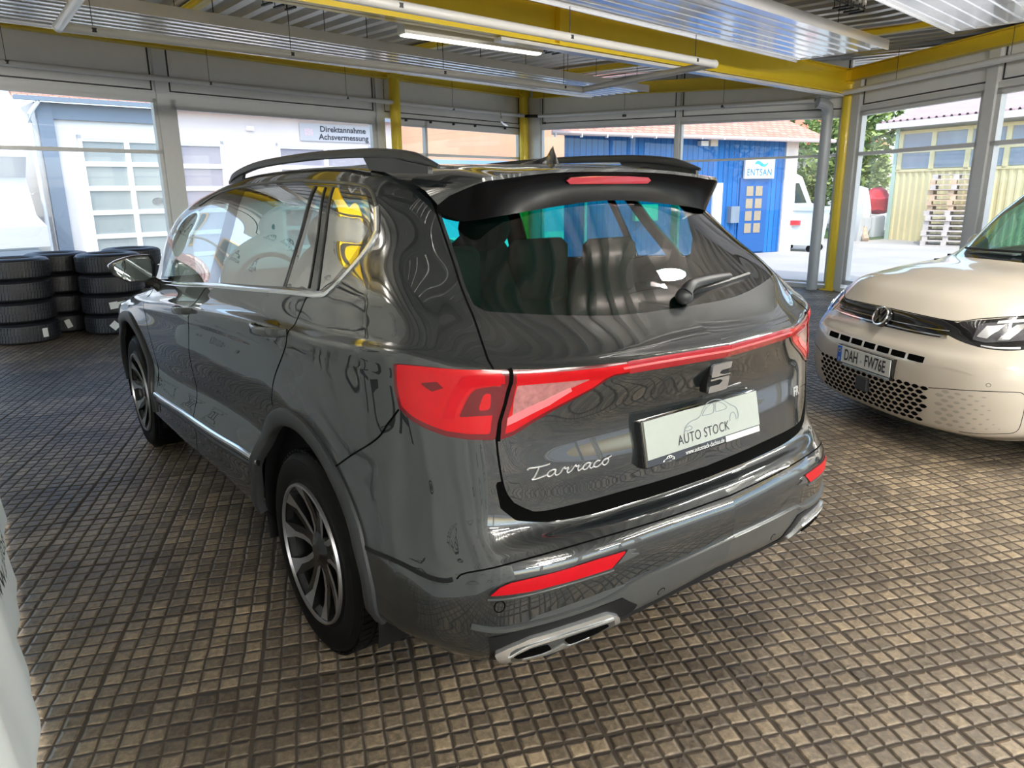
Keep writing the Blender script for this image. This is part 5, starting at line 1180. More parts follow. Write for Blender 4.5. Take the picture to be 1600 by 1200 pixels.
def glazed_door(x0, x1, z1, cols, name, pane, frame='door_frame', rails=6, dx=0):
    f = MB(); p = MB(); fw = .09
    f.box(x0-fw, x0, -.12, 0, .05, z1+fw); f.box(x1, x1+fw, -.12, 0, .05, z1+fw); f.box(x0-fw, x1+fw, -.12, 0, z1, z1+fw)
    xs = [x0+(x1-x0)*c for c in cols]
    for a in xs[1:-1]: f.box(a-fw*.7, a+fw*.7, -.11, 0, .05, z1)
    for k in range(rails+1):
        z = .08+(z1-.08)*k/rails; f.box(x0, x1, -.105, 0, z-.06, z+.06)
    p.box(x0, x1, -.06, -.02, .08, z1)
    d = f.build(name, M[frame], W, smooth=0); p.build('pane', M[pane], d, smooth=0); return d
gd = glazed_door(1.36, 3.36, 2.98+OZ, (0,.52,1), 'glazed_door', 'milk_glass', rails=5)
MB().lathe([(0,.17),(.01,.17),(.01,0)], 'y', c=(3.02,-.07,1.42+OZ), n=24).xf(lambda p: (p[0], p[1], 1.55+(p[2]-1.55)*.6)).build('door_sticker', M['white_print'], gd)
glazed_door(3.75, 4.86, 2.95+OZ, (0,1), 'narrow_glazed_door', 'lilac_pane', rails=5)
glazed_door(6.66, 9.72, 2.95+OZ, (0,.5,1), 'garage_door', 'lilac_pane', rails=5)
MB().box(5.68, 5.90, -.12, -.04, 3.36+OZ, 3.48+OZ).build('vent', M['white_print'], W, smooth=0)
sb = MB().box(7.36, 9.86, -.09, -.045, 3.14+OZ, 3.66+OZ).build('wall_sign', pbr('grey_sign_board', (.50,.49,.50), .4, noise=.04, nscale=3), W, smooth=0)
st_ = MB()
for tx, zc, xx in (('Direktannahme', 3.50, 8.98), ('Achsvermessung', 3.27, 9.0)):
    vs, fs = text_geo(tx, .235, spacing=1.02, sx=1.10, bold=.006); st_.add([(x+xx-.12, -.095, y+zc+OZ) for x, y, z in vs], fs)
st_.build('sign_lettering', M['ink'], sb, smooth=0)
MB().box(7.50, 7.80, -.095, -.09, 3.30+OZ, 3.50+OZ).build('sign_emblem', pbr('faded_emblem', (.62,.50,.52), .5, noise=.3, nscale=30), sb, smooth=0)

# --- camper van parked at the far left
cp = empty('camper_van', (-1.55, 18.3, -.13), math.radians(-84)); tag(cp, 'white camper van parked outside the leftmost window', 'van')
b = MB(); b.prism([(-3.2,.45),(3.0,.45),(3.3,.75),(3.3,1.15),(2.5,1.35),(2.1,2.1),(2.5,2.5),(2.3,3.0),(-3.2,3.0)], -1.1, 1.1, 'y'); b.build('body', M['van_white'], cp, smooth=0)
b = MB()
for sy_ in (-1, 1):
    b.box(-.9, .1, sy_*1.1, sy_*1.115, 1.6, 2.2); b.box(-2.6, -1.9, sy_*1.1, sy_*1.115, 1.5, 2.3); b.prism([(1.45,1.35),(2.30,1.35),(2.02,2.0),(1.45,2.0)], sy_*1.1, sy_*1.112, 'y')
b.build('side_window', M['van_glass'], cp, smooth=0)
for x in (-2.1, 2.3):
    for sy_ in (-1, 1):
        o = MB().lathe([(-.12,.0),(-.12,.36),(.12,.36),(.12,.0)], 'y', c=(x, sy_*.98, .36), n=28).build('wheel', M['rubber'], cp)
MB().box(3.25, 3.36, -.9, .9, .50, .70).build('front_bumper', M['sheet_and_shade'], cp, smooth=0)
MB().ellipsoid((2.15,-1.28,1.75), (.10,.08,.22)).build('side_mirror', M['black'], cp)
# small tiled annex house behind it
ax = empty('tiled_house', (-7, 24, -.13), math.radians(8)); tag(ax, 'old house with brown tiled roof behind the camper van at far left', 'building')
MB().box(0, 6.6, 0, 6, 0, 6.0).build('wall', pbr('blue_grey_render', (.45,.52,.60), .8, noise=.05, nscale=1), ax, smooth=0)
a_ = MB(); a_.add([(-.3,-.5,3.0),(6.7,-.5,3.0),(6.7,-2.2,2.4),(-.3,-2.2,2.4),(-.3,-.5,2.85),(6.7,-.5,2.85),(6.7,-2.2,2.25),(-.3,-2.2,2.25)], [(0,1,2,3),(7,6,5,4),(0,4,5,1),(3,2,6,7),(0,3,7,4),(1,5,6,2)]); a_.build('lean_to_roof', M['tile_roof_old'], ax, smooth=0)
for k in range(3):
    fr_ = MB().box(.5+k*2.2, 1.5+k*2.2, -.06, 0, 3.5, 4.9).build('window', pbr('tan_frame_%d' % k, (.60,.42,.22), .6, noise=.1), ax, smooth=0); MB().box(.62+k*2.2, 1.38+k*2.2, -.08, -.06, 3.6, 4.8).build('pane', M['van_glass'], fr_, smooth=0)

# --- orange house gable between the buildings
og = empty('orange_house', (11.5, 21.6, -.13), math.radians(4)); tag(og, 'orange rendered house seen between the two far columns', 'building')
MB().box(0, 9, 0, 5, 0, 5.6).build('wall', M['orange_wall'], og, smooth=0)
MB().box(-.05, 9.05, -.05, 0, 0, 2.85).build('blue_plinth', M['lightblue'], og, smooth=0)
MB().box(-.3, 9.3, -.4, 5.3, 5.6, 5.9).build('roof', M['roof_tiles'], og, smooth=0)
# --- blue timber building
B = facade_frame('blue_timber_building', (9.6,11.4), (16.8,9.45), 'blue boarded timber building with tiled roof outside the back window')
MB().prism([(.55,0),(7.10,0),(7.10,5),(3.1,5)], 0, 2.90+OZ, 'z').build('boarded_wall', M['blue_boards'], B, smooth=0)
MB().box(7.10, 7.50, -.05, 5, 0, 2.84+OZ).build('corner_pier_or_shade', pbr('pale_pier', (.72,.66,.62), .8, noise=.1, nscale=4), B, smooth=0)
MB().box(7.10, 7.50, -.06, -.05, 0, 1.55).build('whitewash', M['stucco'], B, smooth=0)
r_ = MB(); r_.add([(.0,-.45,2.86+OZ),(8.35,-.45,2.78+OZ),(7.4,2.6,4.15+OZ),(1.6,2.6,4.3+OZ),(.0,-.45,2.80+OZ),(8.35,-.45,2.72+OZ),(7.4,2.6,4.05+OZ),(1.6,2.6,4.2+OZ)], [(0,1,2,3),(7,6,5,4),(0,4,5,1),(3,2,6,7),(0,3,7,4),(1,5,6,2)]); r_.build('tiled_roof', M['roof_tiles'], B, smooth=0)
gt = MB().tube([(.0,-.50,2.84+OZ),(8.3,-.50,2.76+OZ)], .05, 8)
gt.build('gutter', pbr('pink_gutter', (.62,.50,.46), .5, noise=.05), B)
br_ = MB()
for k in range(1, 14): br_.box(-.6+k*.66, -.575+k*.66, -.55, -.45, 2.75+OZ, 2.83+OZ)
br_.build('gutter_bracket', M['white_print'], B, smooth=0)
dr = MB(); dr.box(5.66, 6.58, -.05, 0, .05, 1.84+OZ); do = dr.build('door', pbr('blue_door', (.01,.10,.34), .45, noise=.08), B, smooth=0)
pn = MB()
for cx_ in (5.86, 6.16):
    for k in range(4): pn.box(cx_-.0, cx_+.22, -.065, -.05, .55+k*.32, .80+k*.32)
pn.build('door_pane', pbr('brown_pane', (.34,.28,.20), .2, coat=.5, noise=.2), do, smooth=0)
sg_ = MB().box(5.72, 6.68, -.12, -.05, 1.82+OZ, 2.34+OZ).build('shop_sign', M['white_print'], B, smooth=0)
vs, fs = text_geo('ENTSAN', .24, spacing=1.1, sx=.85, bold=.004); MB().add([(x+6.19, -.125, y+1.97+OZ) for x, y, z in vs], fs).build('sign_lettering', pbr('petrol_print', (.05,.25,.42), .5, noise=.05), sg_, smooth=0)
wv = smooth_poly([(6.02,2.18),(6.10,2.27),(6.22,2.24),(6.33,2.18),(6.46,2.22),(6.36,2.12),(6.24,2.13),(6.12,2.19)], 5)
MB().prism([(x, z+OZ) for x, z in wv], -.126, -.12, 'y').build('sign_wave', pbr('wave_blue', (.05,.45,.75), .5, noise=.05), sg_, smooth=0)
MB().box(5.33, 5.60, -.16, 0, .70+OZ, 1.12+OZ).build('letter_box', M['sheet_and_shade'], B, smooth=0)
fr_ = MB().box(4.80, 5.10, -.06, 0, .40+OZ, 1.72+OZ).build('window', M['door_frame'], B, smooth=0); MB().box(4.86, 5.06, -.075, -.06, .5+OZ, 1.62+OZ).build('pane', pbr('dull_pane', (.5,.55,.58), .2, noise=.1), fr_, smooth=0)
MB().box(4.28, 4.50, -.16, 0, 2.62+OZ, 2.74+OZ).build('wall_lamp', M['white_print'], B, smooth=0)
MB().box(4.60, 4.82, -.12, 0, 2.62+OZ, 2.80+OZ).build('junction_box', pbr('cream_box', (.75,.68,.55), .6, noise=.05), B, smooth=0)
MB().box(2.45, 3.1, -.14, 0, .95, 1.35).build('meter_box', pbr('cream_meter', (.66,.64,.52), .6, noise=.05), B, smooth=0)
MB().tube([(1.1,-.06,2.3),(1.1,-.06,.2)], .035, 8).build('downpipe', M['white_print'], B)
# --- white delivery van, bin, trees, junk
vn = empty('delivery_van', (20.6,13.4,-.13), math.radians(-14)); tag(vn, 'white delivery van parked beside the blue timber building', 'van')
b = MB(); b.prism([(-2.6,.35),(2.4,.35),(2.5,.95),(1.75,1.20),(1.25,2.05),(1.0,2.15),(-2.6,2.15)], -.98, .98, 'y'); b.build('body', M['van_white'], vn, smooth=0)
b = MB()
for sy_ in (-1, 1): b.box(-.1, .55, sy_*.98, sy_*.99, 1.2, 1.85); b.prism([(.62,1.2),(1.52,1.2),(1.12,1.85),(.62,1.85)], sy_*.98, sy_*.99, 'y'); b.box(-2.2, -.2, sy_*.98, sy_*.99, 1.2, 1.85)
b.build('side_window', M['van_glass'], vn, smooth=0)
for x in (-1.7, 1.6):
    for sy_ in (-1, 1): MB().lathe([(-.1,0),(-.1,.33),(.1,.33),(.1,0)], 'y', c=(x, sy_*.90, .33), n=24).build('wheel', M['rubber'], vn)
bn = empty('waste_bin', (17.25,9.38,-.13), math.radians(-80)); tag(bn, 'pale grey wheeled waste container standing at the white corner pier', 'bin')
MB().prism([(-.48,.18),(.48,.18),(.60,1.10),(-.60,1.10)], -.42, .42, 'y').build('bin_body', pbr('bin_plastic', (.62,.72,.74), .5, noise=.05), bn, smooth=0)
MB().box(-.64, .64, -.46, .46, 1.10, 1.20).build('bin_lid', pbr('bin_lid', (.55,.66,.70), .5, noise=.05), bn, smooth=0)
for x in (-.42, .42):
    for y in (-.36, .36): MB().lathe([(-.03,0),(-.03,.09),(.03,.09),(.03,0)], 'y', c=(x, y, .09), n=12).build('castor', M['rubber'], bn)
MB().box(-.2, .15, -.50, -.44, .72, .84).build('bin_sticker', M['tarp_red'], bn, smooth=0)
def tree(x, y, h, r, label, n=900, mats=('leaf', 'leaf_dark'), cz=.62, seed=1, flat=1.0):
    rnd = random.Random(seed); t = empty('tree', (x, y, -.13)); tag(t, label, 'tree')
    tk = MB(); tk.tube([(0,0,0),(.08,.03,h*.3),(-.05,.06,h*.6),(.0,0,h*.9)], .16, 8, scales=[1.3,1,.7,.3])
    for k in range(7):
        a = rnd.uniform(0, 6.28); z = h*rnd.uniform(.3,.7); q = r*rnd.uniform(.5,.8); tk.tube([(0,0,z),(q*.5*math.cos(a),q*.5*math.sin(a),z+q*.35),(q*math.cos(a),q*math.sin(a),z+q*.55)], .05, 6, scales=[1,.7,.3])
    tk.build('trunk', M['bark'], t)
    lf = MB(); blobs = [(rnd.uniform(-.6,.6)*r, rnd.uniform(-.6,.6)*r, h*rnd.uniform(.30,.92), rnd.uniform(.25,.5)*r) for _ in range(22)]
    for k in range(n):
        bx, by, bz, br = blobs[k % len(blobs)]; th = rnd.uniform(0, 6.28); ph = math.acos(rnd.uniform(-1, 1)); rr = br*rnd.uniform(.75, 1.05)
        c = Vector((bx+rr*math.sin(ph)*math.cos(th), by+rr*math.sin(ph)*math.sin(th), bz+rr*math.cos(ph))); s_ = rnd.uniform(.06, .14)*flat
        u = Vector((rnd.uniform(-1,1), rnd.uniform(-1,1), rnd.uniform(-.6,.6))).normalized(); v = u.cross(Vector((rnd.uniform(-1,1), rnd.uniform(-1,1), 1))).normalized()
        lf.add([c-u*s_*1.3, c-v*s_*.7, c+u*s_*1.3, c+v*s_*.7], [(0,1,2,3)], k % 2)
    lf.build('foliage', [M[mats[0]], M[mats[1]]], t, smooth=0); return t
tree(26.5, 13.0, 6.2, 2.1, 'leafy green tree left of the yellow corrugated shed', 5200, seed=3)
tree(30.5, 15.5, 5.6, 2.0, 'darker green tree just behind the leafy one beside the shed', 4200, mats=('leaf_dark','leaf'), seed=5)
tree(33.0, 9.5, 7.6, 3.2, 'broad tree rising behind the roof of the yellow shed', 4200, seed=8)
tree(34.5, 3.5, 7.8, 3.4, 'tree behind the shed roof at the right edge', 4200, seed=9)
tree(25.5, 17.5, 6.5, 2.6, 'pale tree behind the tiled roof of the blue building', 3600, seed=11)
tree(29, 17.0, 2.4, 1.5, 'low bush behind the white delivery van', 1800, seed=12)
tree(-9, 12, 6.5, 2.6, 'tree standing beyond the far left windows', 1600, seed=13)
rh = empty('red_roof_house', (27.5, 14.6, -.13), math.radians(-15)); tag(rh, 'distant white house with red roof behind the delivery van', 'building')
MB().box(0, 7, 4, 9, 0, 3.6).build('wall', M['stucco'], rh, smooth=0); MB().prism([(3.6,3.6),(9.4,3.6),(6.5,5.4)], -.3, 7.3, 'x').build('roof', pbr('red_roof', (.78,.22,.12), .7, noise=.1, nscale=3), rh, smooth=0)
for k in range(3):
    f_ = MB().box(.7+k*2.1, 1.7+k*2.1, 3.92, 4, 1.5, 2.6).build('window', M['van_glass'], rh, smooth=0)
# --- yellow corrugated shed
Y = facade_frame('corrugated_shed', (23.3,9.95), (22.1,4.9), 'pale yellow corrugated metal shed with a band of windows outside the right window')
YM = pbr('yellow_sheet', (.76,.66,.36), .55, noise=.10, nscale=2)
cr = MB(); pf = []; u = 0.0
while u < 9.0: pf += [(u, 0), (u+.10, 0), (u+.13, -.04), (u+.20, -.04)]; u += .23
n = len(pf); cr.add([(a, b, 0) for a, b in pf]+[(a, b, 2.05+OZ) for a, b in pf], [(i, i+1, n+i+1, n+i) for i in range(n-1)]); cr.build('corrugated_sheet', YM, Y, smooth=0)
MB().box(0, 9, .02, 4, 0, 3.52+OZ).build('wall', pbr('pale_green_wall', (.55,.62,.50), .7, noise=.08, nscale=2), Y, smooth=0)
MB().box(-.03, .10, -.06, 0.02, 0, 3.5+OZ).build('corner_strip', pbr('mint_strip', (.50,.66,.54), .6, noise=.05), Y, smooth=0)
wf = MB(); wp_ = MB()
for k in range(7):
    x = .22+k*1.15; wf.box(x-.10, x+.05, -.06, .02, 2.05+OZ, 3.25+OZ); wp_.box(x+.05, x+1.05, -.02, .015, 2.12+OZ, 3.18+OZ)
    wf.box(x+.05, x+1.05, -.05, .02, 2.60+OZ, 2.68+OZ)
wf.box(.1, 8.9, -.06, .02, 2.02+OZ, 2.10+OZ); wf.box(.1, 8.9, -.05, .02, 3.18+OZ, 3.28+OZ)
wfo = wf.build('window_frame', YM, Y, smooth=0); wp_.build('pane', pbr('dusty_pane', (.30,.36,.40), .2, coat=.5, noise=.2, nscale=2), wfo, smooth=0)
r_ = MB(); r_.add([(-.4,-.5,3.50+OZ),(9.4,-.5,3.50+OZ),(9.4,4.0,5.0+OZ),(-.4,4.0,5.0+OZ),(-.4,-.5,3.34+OZ),(9.4,-.5,3.34+OZ),(9.4,4.0,4.84+OZ),(-.4,4.0,4.84+OZ)], [(0,1,2,3),(7,6,5,4),(0,4,5,1),(3,2,6,7),(0,3,7,4),(1,5,6,2)]); r_.build('roof', pbr('fibre_roof', (.50,.38,.36), .8, noise=.2, nscale=4), Y, smooth=0)
MB().box(-.42, 9.42, -.54, -.50, 3.36+OZ, 3.54+OZ).build('roof_edge', M['white_print'], Y, smooth=0)
pr_ = MB(); 
for k in range(40): pr_.lathe([(0,.05),(.5,.05)], 'y', c=(-.3+k*.245, -.5, 3.56+OZ), n=8)
pr_.build('roof_corrugation', pbr('roof_ridge', (.36,.25,.26), .8, noise=.1), Y, smooth=40)
# --- pallets: a tall stack leaning on the shed
pal = None
def pallet_mesh():
    m = MB()
    for k in range(5): m.box(-.60, .60, -.40+k*.1625, -.40+k*.1625+.12, .122, .144)
    for x in (-.60, -.07, .46): m.box(x, x+.14, -.40, .37, .10, .122); 
    for x in (-.60, -.07, .46):
        for y in (-.40, -.05, .27): m.box(x, x+.14, y, y+.10, .022, .10)
    for y in (-.40, -.05, .27): m.box(-.60, .60, y, y+.10, 0, .022)
    return m
for k in range(14):
    warm = k in (7, 8, 9, 10, 12)
    if k == 0: pal = pallet_mesh().build('pallet', M['pallet_grey'], smooth=0); o = pal
    else:
        o = pal.copy(); COL.objects.link(o)
        if warm:
            if k == 7: o.data = pal.data.copy(); o.data.materials[0] = M['pallet']; warm_mesh = o.data
            o.data = warm_mesh
    o.location = (21.75+.03*math.sin(k*2.1), 7.45+.03*math.sin(k*3.3)-k*.006, -.128+k*.1445); o.rotation_euler = (0, 0, math.radians(-72+2.5*math.sin(k*1.7)))
    nm_ = ['bottom','second','third','fourth','fifth','sixth','seventh','eighth','ninth','tenth','eleventh','twelfth','thirteenth','topmost'][k]
    tag(o, 'wooden pallet, %s one %sin the tall stack before the yellow shed' % (nm_, '' if k in (0, 13) else 'counted from the ground '), 'pallet', 'pallets stacked before the yellow shed')
# --- covered junk pile
jk = empty('covered_cart', (22.0,10.45,-.13)); tag(jk, 'white sheeted pile standing at the foot of the green tree', 'cart')
MB().ellipsoid((0,0,.75), (.50,.55,.95), fn=lambda d: 1+.16*math.sin(7*d[0]+3*d[2])+.1*math.sin(9*d[1])).build('white_sheet', M['van_white'], jk)
MB().tube([(-.2,-.6,.05),(.2,-.2,.6)], .10, 8).build('plank', M['pallet'], jk)
rt = MB().ellipsoid((23.75,10.75,1.05), (.9,.45,.40), fn=lambda d: 1+.2*math.sin(5*d[0])+.12*math.sin(8*d[2])); tag(rt.build('red_tarpaulin', M['tarp_red']), 'crumpled red tarpaulin to the right of the white sheeted pile', 'tarpaulin')
mt = MB().rbox(23.2, 24.0, 10.35, 11.0, -.13, .62, .1); tag(mt.build('white_sack', M['van_white'], smooth=40), 'white sack lying under the red tarpaulin', 'sack')
vg = MB().prism([(22.0,10.2),(26,9.8),(30,15),(23,14)], -.13, -.10, 'z'); tag(vg.build('verge', M['grass'], smooth=0), 'strip of grass under the trees beside the shed', 'grass', kind='stuff')

# ================================================================ the cream coloured van at the right
NETV = [
  [(0,0.12,0.14), (0.3,0.13,0.14), (0.52,0.17,0.14), (0.68,0.25,0.14), (0.77,0.36,0.14), (0.81,0.5,0.14), (0.83,0.9,0.14), (0.84,1.5,0.15), (0.84,2.3,0.15), (0.84,3.3,0.15), (0.82,4.2,0.17), (0.6,4.38,0.19), (0,4.42,0.19)],
  [(0,0.035,0.17), (0.3,0.045,0.17), (0.55,0.085,0.18), (0.74,0.17,0.19), (0.85,0.29,0.21), (0.9,0.46,0.22), (0.905,0.9,0.23), (0.91,1.5,0.23), (0.91,2.3,0.23), (0.91,3.3,0.23), (0.89,4.2,0.23), (0.7,4.44,0.27), (0,4.49,0.27)],
  [(0,0,0.3), (0.3,0.01,0.3), (0.56,0.05,0.31), (0.76,0.14,0.32), (0.875,0.27,0.34), (0.915,0.45,0.35), (0.92,0.9,0.36), (0.92,1.5,0.36), (0.92,2.3,0.36), (0.92,3.3,0.36), (0.9,4.2,0.36), (0.7,4.46,0.4), (0,4.5,0.4)],
  [(0,-0.005,0.5), (0.3,0.005,0.5), (0.56,0.045,0.5), (0.76,0.135,0.5), (0.88,0.27,0.5), (0.92,0.45,0.5), (0.925,0.9,0.52), (0.925,1.5,0.52), (0.925,2.3,0.52), (0.925,3.3,0.52), (0.91,4.2,0.52), (0.7,4.47,0.55), (0,4.5,0.55)],
  [(0,0.015,0.6), (0.3,0.025,0.6), (0.56,0.065,0.6), (0.75,0.15,0.6), (0.87,0.28,0.6), (0.915,0.46,0.61), (0.922,0.9,0.62), (0.925,1.5,0.64), (0.925,2.3,0.65), (0.925,3.3,0.65), (0.91,4.2,0.65), (0.7,4.45,0.68), (0,4.48,0.68)],
  [(0,0.055,0.665), (0.3,0.065,0.665), (0.56,0.11,0.665), (0.74,0.19,0.67), (0.85,0.31,0.68), (0.9,0.48,0.7), (0.915,0.9,0.74), (0.925,1.5,0.78), (0.925,2.3,0.8), (0.925,3.3,0.8), (0.9,4.2,0.8), (0.7,4.42,0.8), (0,4.46,0.8)],
  [(0,0.085,0.75), (0.3,0.095,0.75), (0.56,0.145,0.75), (0.72,0.225,0.75), (0.83,0.345,0.76), (0.885,0.5,0.78), (0.905,0.9,0.83), (0.915,1.5,0.88), (0.92,2.3,0.9), (0.92,3.3,0.9), (0.89,4.2,0.9), (0.7,4.4,0.9), (0,4.44,0.9)],
  [(0,0.12,0.825), (0.3,0.135,0.825), (0.55,0.19,0.82), (0.71,0.28,0.815), (0.81,0.4,0.82), (0.87,0.54,0.84), (0.895,0.9,0.9), (0.905,1.5,0.97), (0.91,2.3,1), (0.91,3.3,1), (0.88,4.2,1), (0.68,4.38,1), (0,4.42,1)],
  [(0,0.22,0.925), (0.3,0.235,0.925), (0.53,0.29,0.92), (0.68,0.37,0.915), (0.78,0.47,0.91), (0.855,0.58,0.91), (0.885,0.9,0.96), (0.895,1.5,1.03), (0.9,2.3,1.06), (0.9,3.3,1.06), (0.87,4.15,1.06), (0.67,4.34,1.06), (0,4.38,1.06)],
  [(0,0.55,1.025), (0.3,0.57,1.025), (0.5,0.61,1.015), (0.64,0.67,1.005), (0.75,0.74,0.99), (0.83,0.82,0.98), (0.87,1.05,1), (0.885,1.6,1.07), (0.89,2.35,1.09), (0.89,3.3,1.09), (0.86,4.1,1.09), (0.66,4.3,1.09), (0,4.36,1.09)],
  [(0,0.98,1.095), (0.29,1,1.093), (0.48,1.05,1.085), (0.62,1.11,1.075), (0.73,1.18,1.065), (0.8,1.26,1.06), (0.845,1.45,1.07), (0.865,1.8,1.1), (0.87,2.4,1.13), (0.87,3.3,1.13), (0.84,4.05,1.13), (0.64,4.26,1.13), (0,4.32,1.13)],
  [(0,1.4,1.42), (0.26,1.42,1.42), (0.43,1.46,1.42), (0.56,1.52,1.42), (0.66,1.59,1.42), (0.73,1.68,1.42), (0.77,1.85,1.42), (0.79,2.1,1.43), (0.8,2.5,1.44), (0.8,3.3,1.44), (0.77,3.98,1.44), (0.58,4.16,1.44), (0,4.22,1.44)],
  [(0,1.84,1.71), (0.24,1.86,1.71), (0.4,1.89,1.71), (0.5,1.93,1.71), (0.58,1.98,1.7), (0.64,2.06,1.69), (0.67,2.16,1.69), (0.69,2.34,1.7), (0.7,2.6,1.71), (0.7,3.3,1.71), (0.67,3.92,1.7), (0.5,4.06,1.7), (0,4.1,1.7)],
  [(0,2.1,1.8), (0.2,2.12,1.8), (0.3,2.16,1.8), (0.38,2.2,1.8), (0.43,2.25,1.79), (0.46,2.32,1.79), (0.48,2.4,1.79), (0.5,2.52,1.8), (0.5,2.7,1.8), (0.5,3.2,1.8), (0.47,3.7,1.79), (0.36,3.85,1.79), (0,3.9,1.79)],
  [(0,2.5,1.825), (0,2.52,1.825), (0,2.54,1.825), (0,2.56,1.825), (0,2.58,1.825), (0,2.6,1.825), (0,2.64,1.825), (0,2.7,1.825), (0,2.8,1.825), (0,3.1,1.825), (0,3.4,1.82), (0,3.5,1.82), (0,3.55,1.82)]]
V = Surf(NETV, kv=[0,.113,.215,.377,.494,.612,.708,.798,.868,1.017,1.262,1.722,2.107,2.393,2.902])
van = empty('compact_van', (2.9941783, 0.05212393, 0), -2.00607778); tag(van, 'cream white compact van parked facing the dark car, its nose at the right edge', 'car')
def v_arch(cy, smin, smax): 
    p = V.ring((cy, .335), .40, (1, 2), .02, PI-.02, 25, smin=smin, smax=smax, vmax=.8); return p+[(p[-1][0], -.2), (p[0][0], -.2)]
head = [(.485,.690),(.505,.790),(.60,.812),(.70,.826),(.80,.842),(.93,.862),(1.03,.868),(1.02,.80),(.98,.72),(.93,.662),(.875,.638),(.80,.634),(.74,.636),(.672,.645),(.60,.658),(.55,.670)]
vregs = [('void', v_arch(.88, .95, 1.8)), ('void', v_arch(3.64, 3.2, 4.4)),
 ('headlamp', head),
 ('grille', [(-.1,.66),(.30,.662),(.45,.668),(.485,.690),(.505,.790),(.40,.786),(-.1,.792)]),
 ('windscreen', [(-.1,1.27),(.42,1.262),(.66,1.27),(.80,1.42),(.82,1.70),(.80,2.04),(.5,2.06),(-.1,2.06)]),
 ('side_window', [(1.02,1.30),(1.5,1.28),(2.0,1.28),(2.6,1.28),(2.62,2.0),(1.7,2.0),(1.32,1.85),(1.1,1.55)]),
 ('bonnet', [(-.1,.792),(.40,.786),(.505,.790),(.60,.812),(.70,.826),(.93,.862),(.95,1.0),(.90,1.20),(.66,1.262),(-.1,1.262)]),
 ('front_bumper', [(-.1,-.1),(1.0,-.1),(1.02,.40),(1.0,.62),(.98,.72),(.93,.662),(.875,.638),(.80,.634),(.672,.645),(.55,.670),(.485,.690),(.45,.668),(-.1,.66)]),
]
RV = regions(V, vregs, 330, 200)
VM_ = dict(headlamp='gloss_black', grille='gloss_black', windscreen='car_glass', side_window='privacy_side')
for nm, lst in RV.items():
    if nm == 'void': continue
    d = merge(lst); mat = M[VM_.get(nm, 'vw_paint')]
    if nm in ('grille', 'windscreen', 'bonnet', 'front_bumper', 'rest'): panel(V, d, 'side_panel' if nm == 'rest' else nm, mat, van, 'both')
    elif nm == 'headlamp':
        HL = {}
        for sd in 'LR': HL[sd] = panel(V, d, 'headlamp', mat, van, sd)
    else:
        for sd in 'LR': panel(V, d, nm, mat, van, sd)
gm = MB()
for ln in ([(-.0,.795),(.40,.789),(.505,.794),(.60,.816),(.70,.830),(.93,.866),(.95,1.0),(.90,1.20)], [(1.0,.62),(1.02,.40),(1.02,.1)]): ribbon(V, ln, .006, .0008, '', None, None, 'LR', mb=gm)
gm.build('panel_gap', M['void'], van, smooth=0)
for sd in 'LR':
    for v_, w_ in ((.709,.010),(.676,.013)): ribbon(V, [(-.0,v_),(.2,v_),(.40,v_+.002),(.492,v_+.006)], w_, .010, 'chrome_bar', M['chrome'], van, sd, bev=.6)
    h = HL[sd]
    patch(V, [(.62,.795),(.66,.806),(.93,.842),(.95,.80),(.90,.76),(.88,.70),(.70,.675),(.63,.685)], .004, 'lamp_bezel', M['lamp_clear'], h, sd, lift=.001)
    patch(V, [(.66,.790),(.74,.800),(.70,.700),(.645,.705)], .003, 'lamp_module', M['satin_chrome'], h, sd, lift=.005, res=.004)
    patch(V, [(.79,.805),(.84,.812),(.80,.695),(.75,.690)], .003, 'lamp_module', M['chrome'], h, sd, lift=.005, res=.004)
    patch(V, [(.70,.815),(.90,.838),(.90,.828),(.70,.805)], .003, 'daytime_light', M['white_print'], h, sd, lift=.005, res=.004)
    ribbon(V, [(.68,.655),(.75,.648),(.86,.650)], .010, .003, 'indicator_strip', M['satin_chrome'], h, sd, lift=.002)
# front details
slot = MB()
for sd in 'LR':
    for k in range(1, 4):
        a = .074+(k-1)*.128; patch(V, [(a, .436), (a+.108, .436), (a+.108, .484), (a, .484)], .0012, 'air_slot', M['void'], van, sd, res=.02)
patch(V, [(.0, .436), (.052, .436), (.052, .484), (.0, .484)], .0012, '', None, None, 'LR', mb=slot, res=.01); slot.build('air_slot', M['void'], van, smooth=0)
for sd in 'LR':
    patch(V, [(.49,.438),(.62,.436),(.70,.425),(.60,.468),(.49,.484)], .0015, 'slot_blank', M['satin_chrome'] if False else M['vw_paint'], van, sd)
# honeycomb openings in the lower bumper
hc = MB()
def diamond(s0, v0, k, sd, m):
    q = [(s0-.026*k, v0), (s0-.010*k, v0+.0095*k), (s0+.010*k, v0+.0095*k), (s0+.026*k, v0), (s0+.010*k, v0-.0095*k), (s0-.010*k, v0-.0095*k)]
    pt_ = V.pts([abs(a) for a, b in q], [b for a, b in q]); nn = V.normals([abs(a) for a, b in q], [b for a, b in q]); pt_ = pt_+nn*.0015; sg = -1 if sd == 'L' else 1
    pt_[:, 0] *= sg
    for i, (a, b) in enumerate(q):
        if a < 0: pt_[i, 0] *= -1
    m.add([tuple(p) for p in pt_], [tuple(range(6))])
for r in range(8):
    v0 = .140+r*.0225
    for c in range(18):
        s0 = (c+.5*(r % 2))*.056
        for sd in 'LR':
            if s0 == 0 and sd == 'L': continue
            if s0 > .50-.016*max(0, 3-r): continue
            diamond(s0, v0, 1.0, sd, hc)
hc.build('honeycomb_grille', M['void'], van, smooth=0)
hb_ = MB()
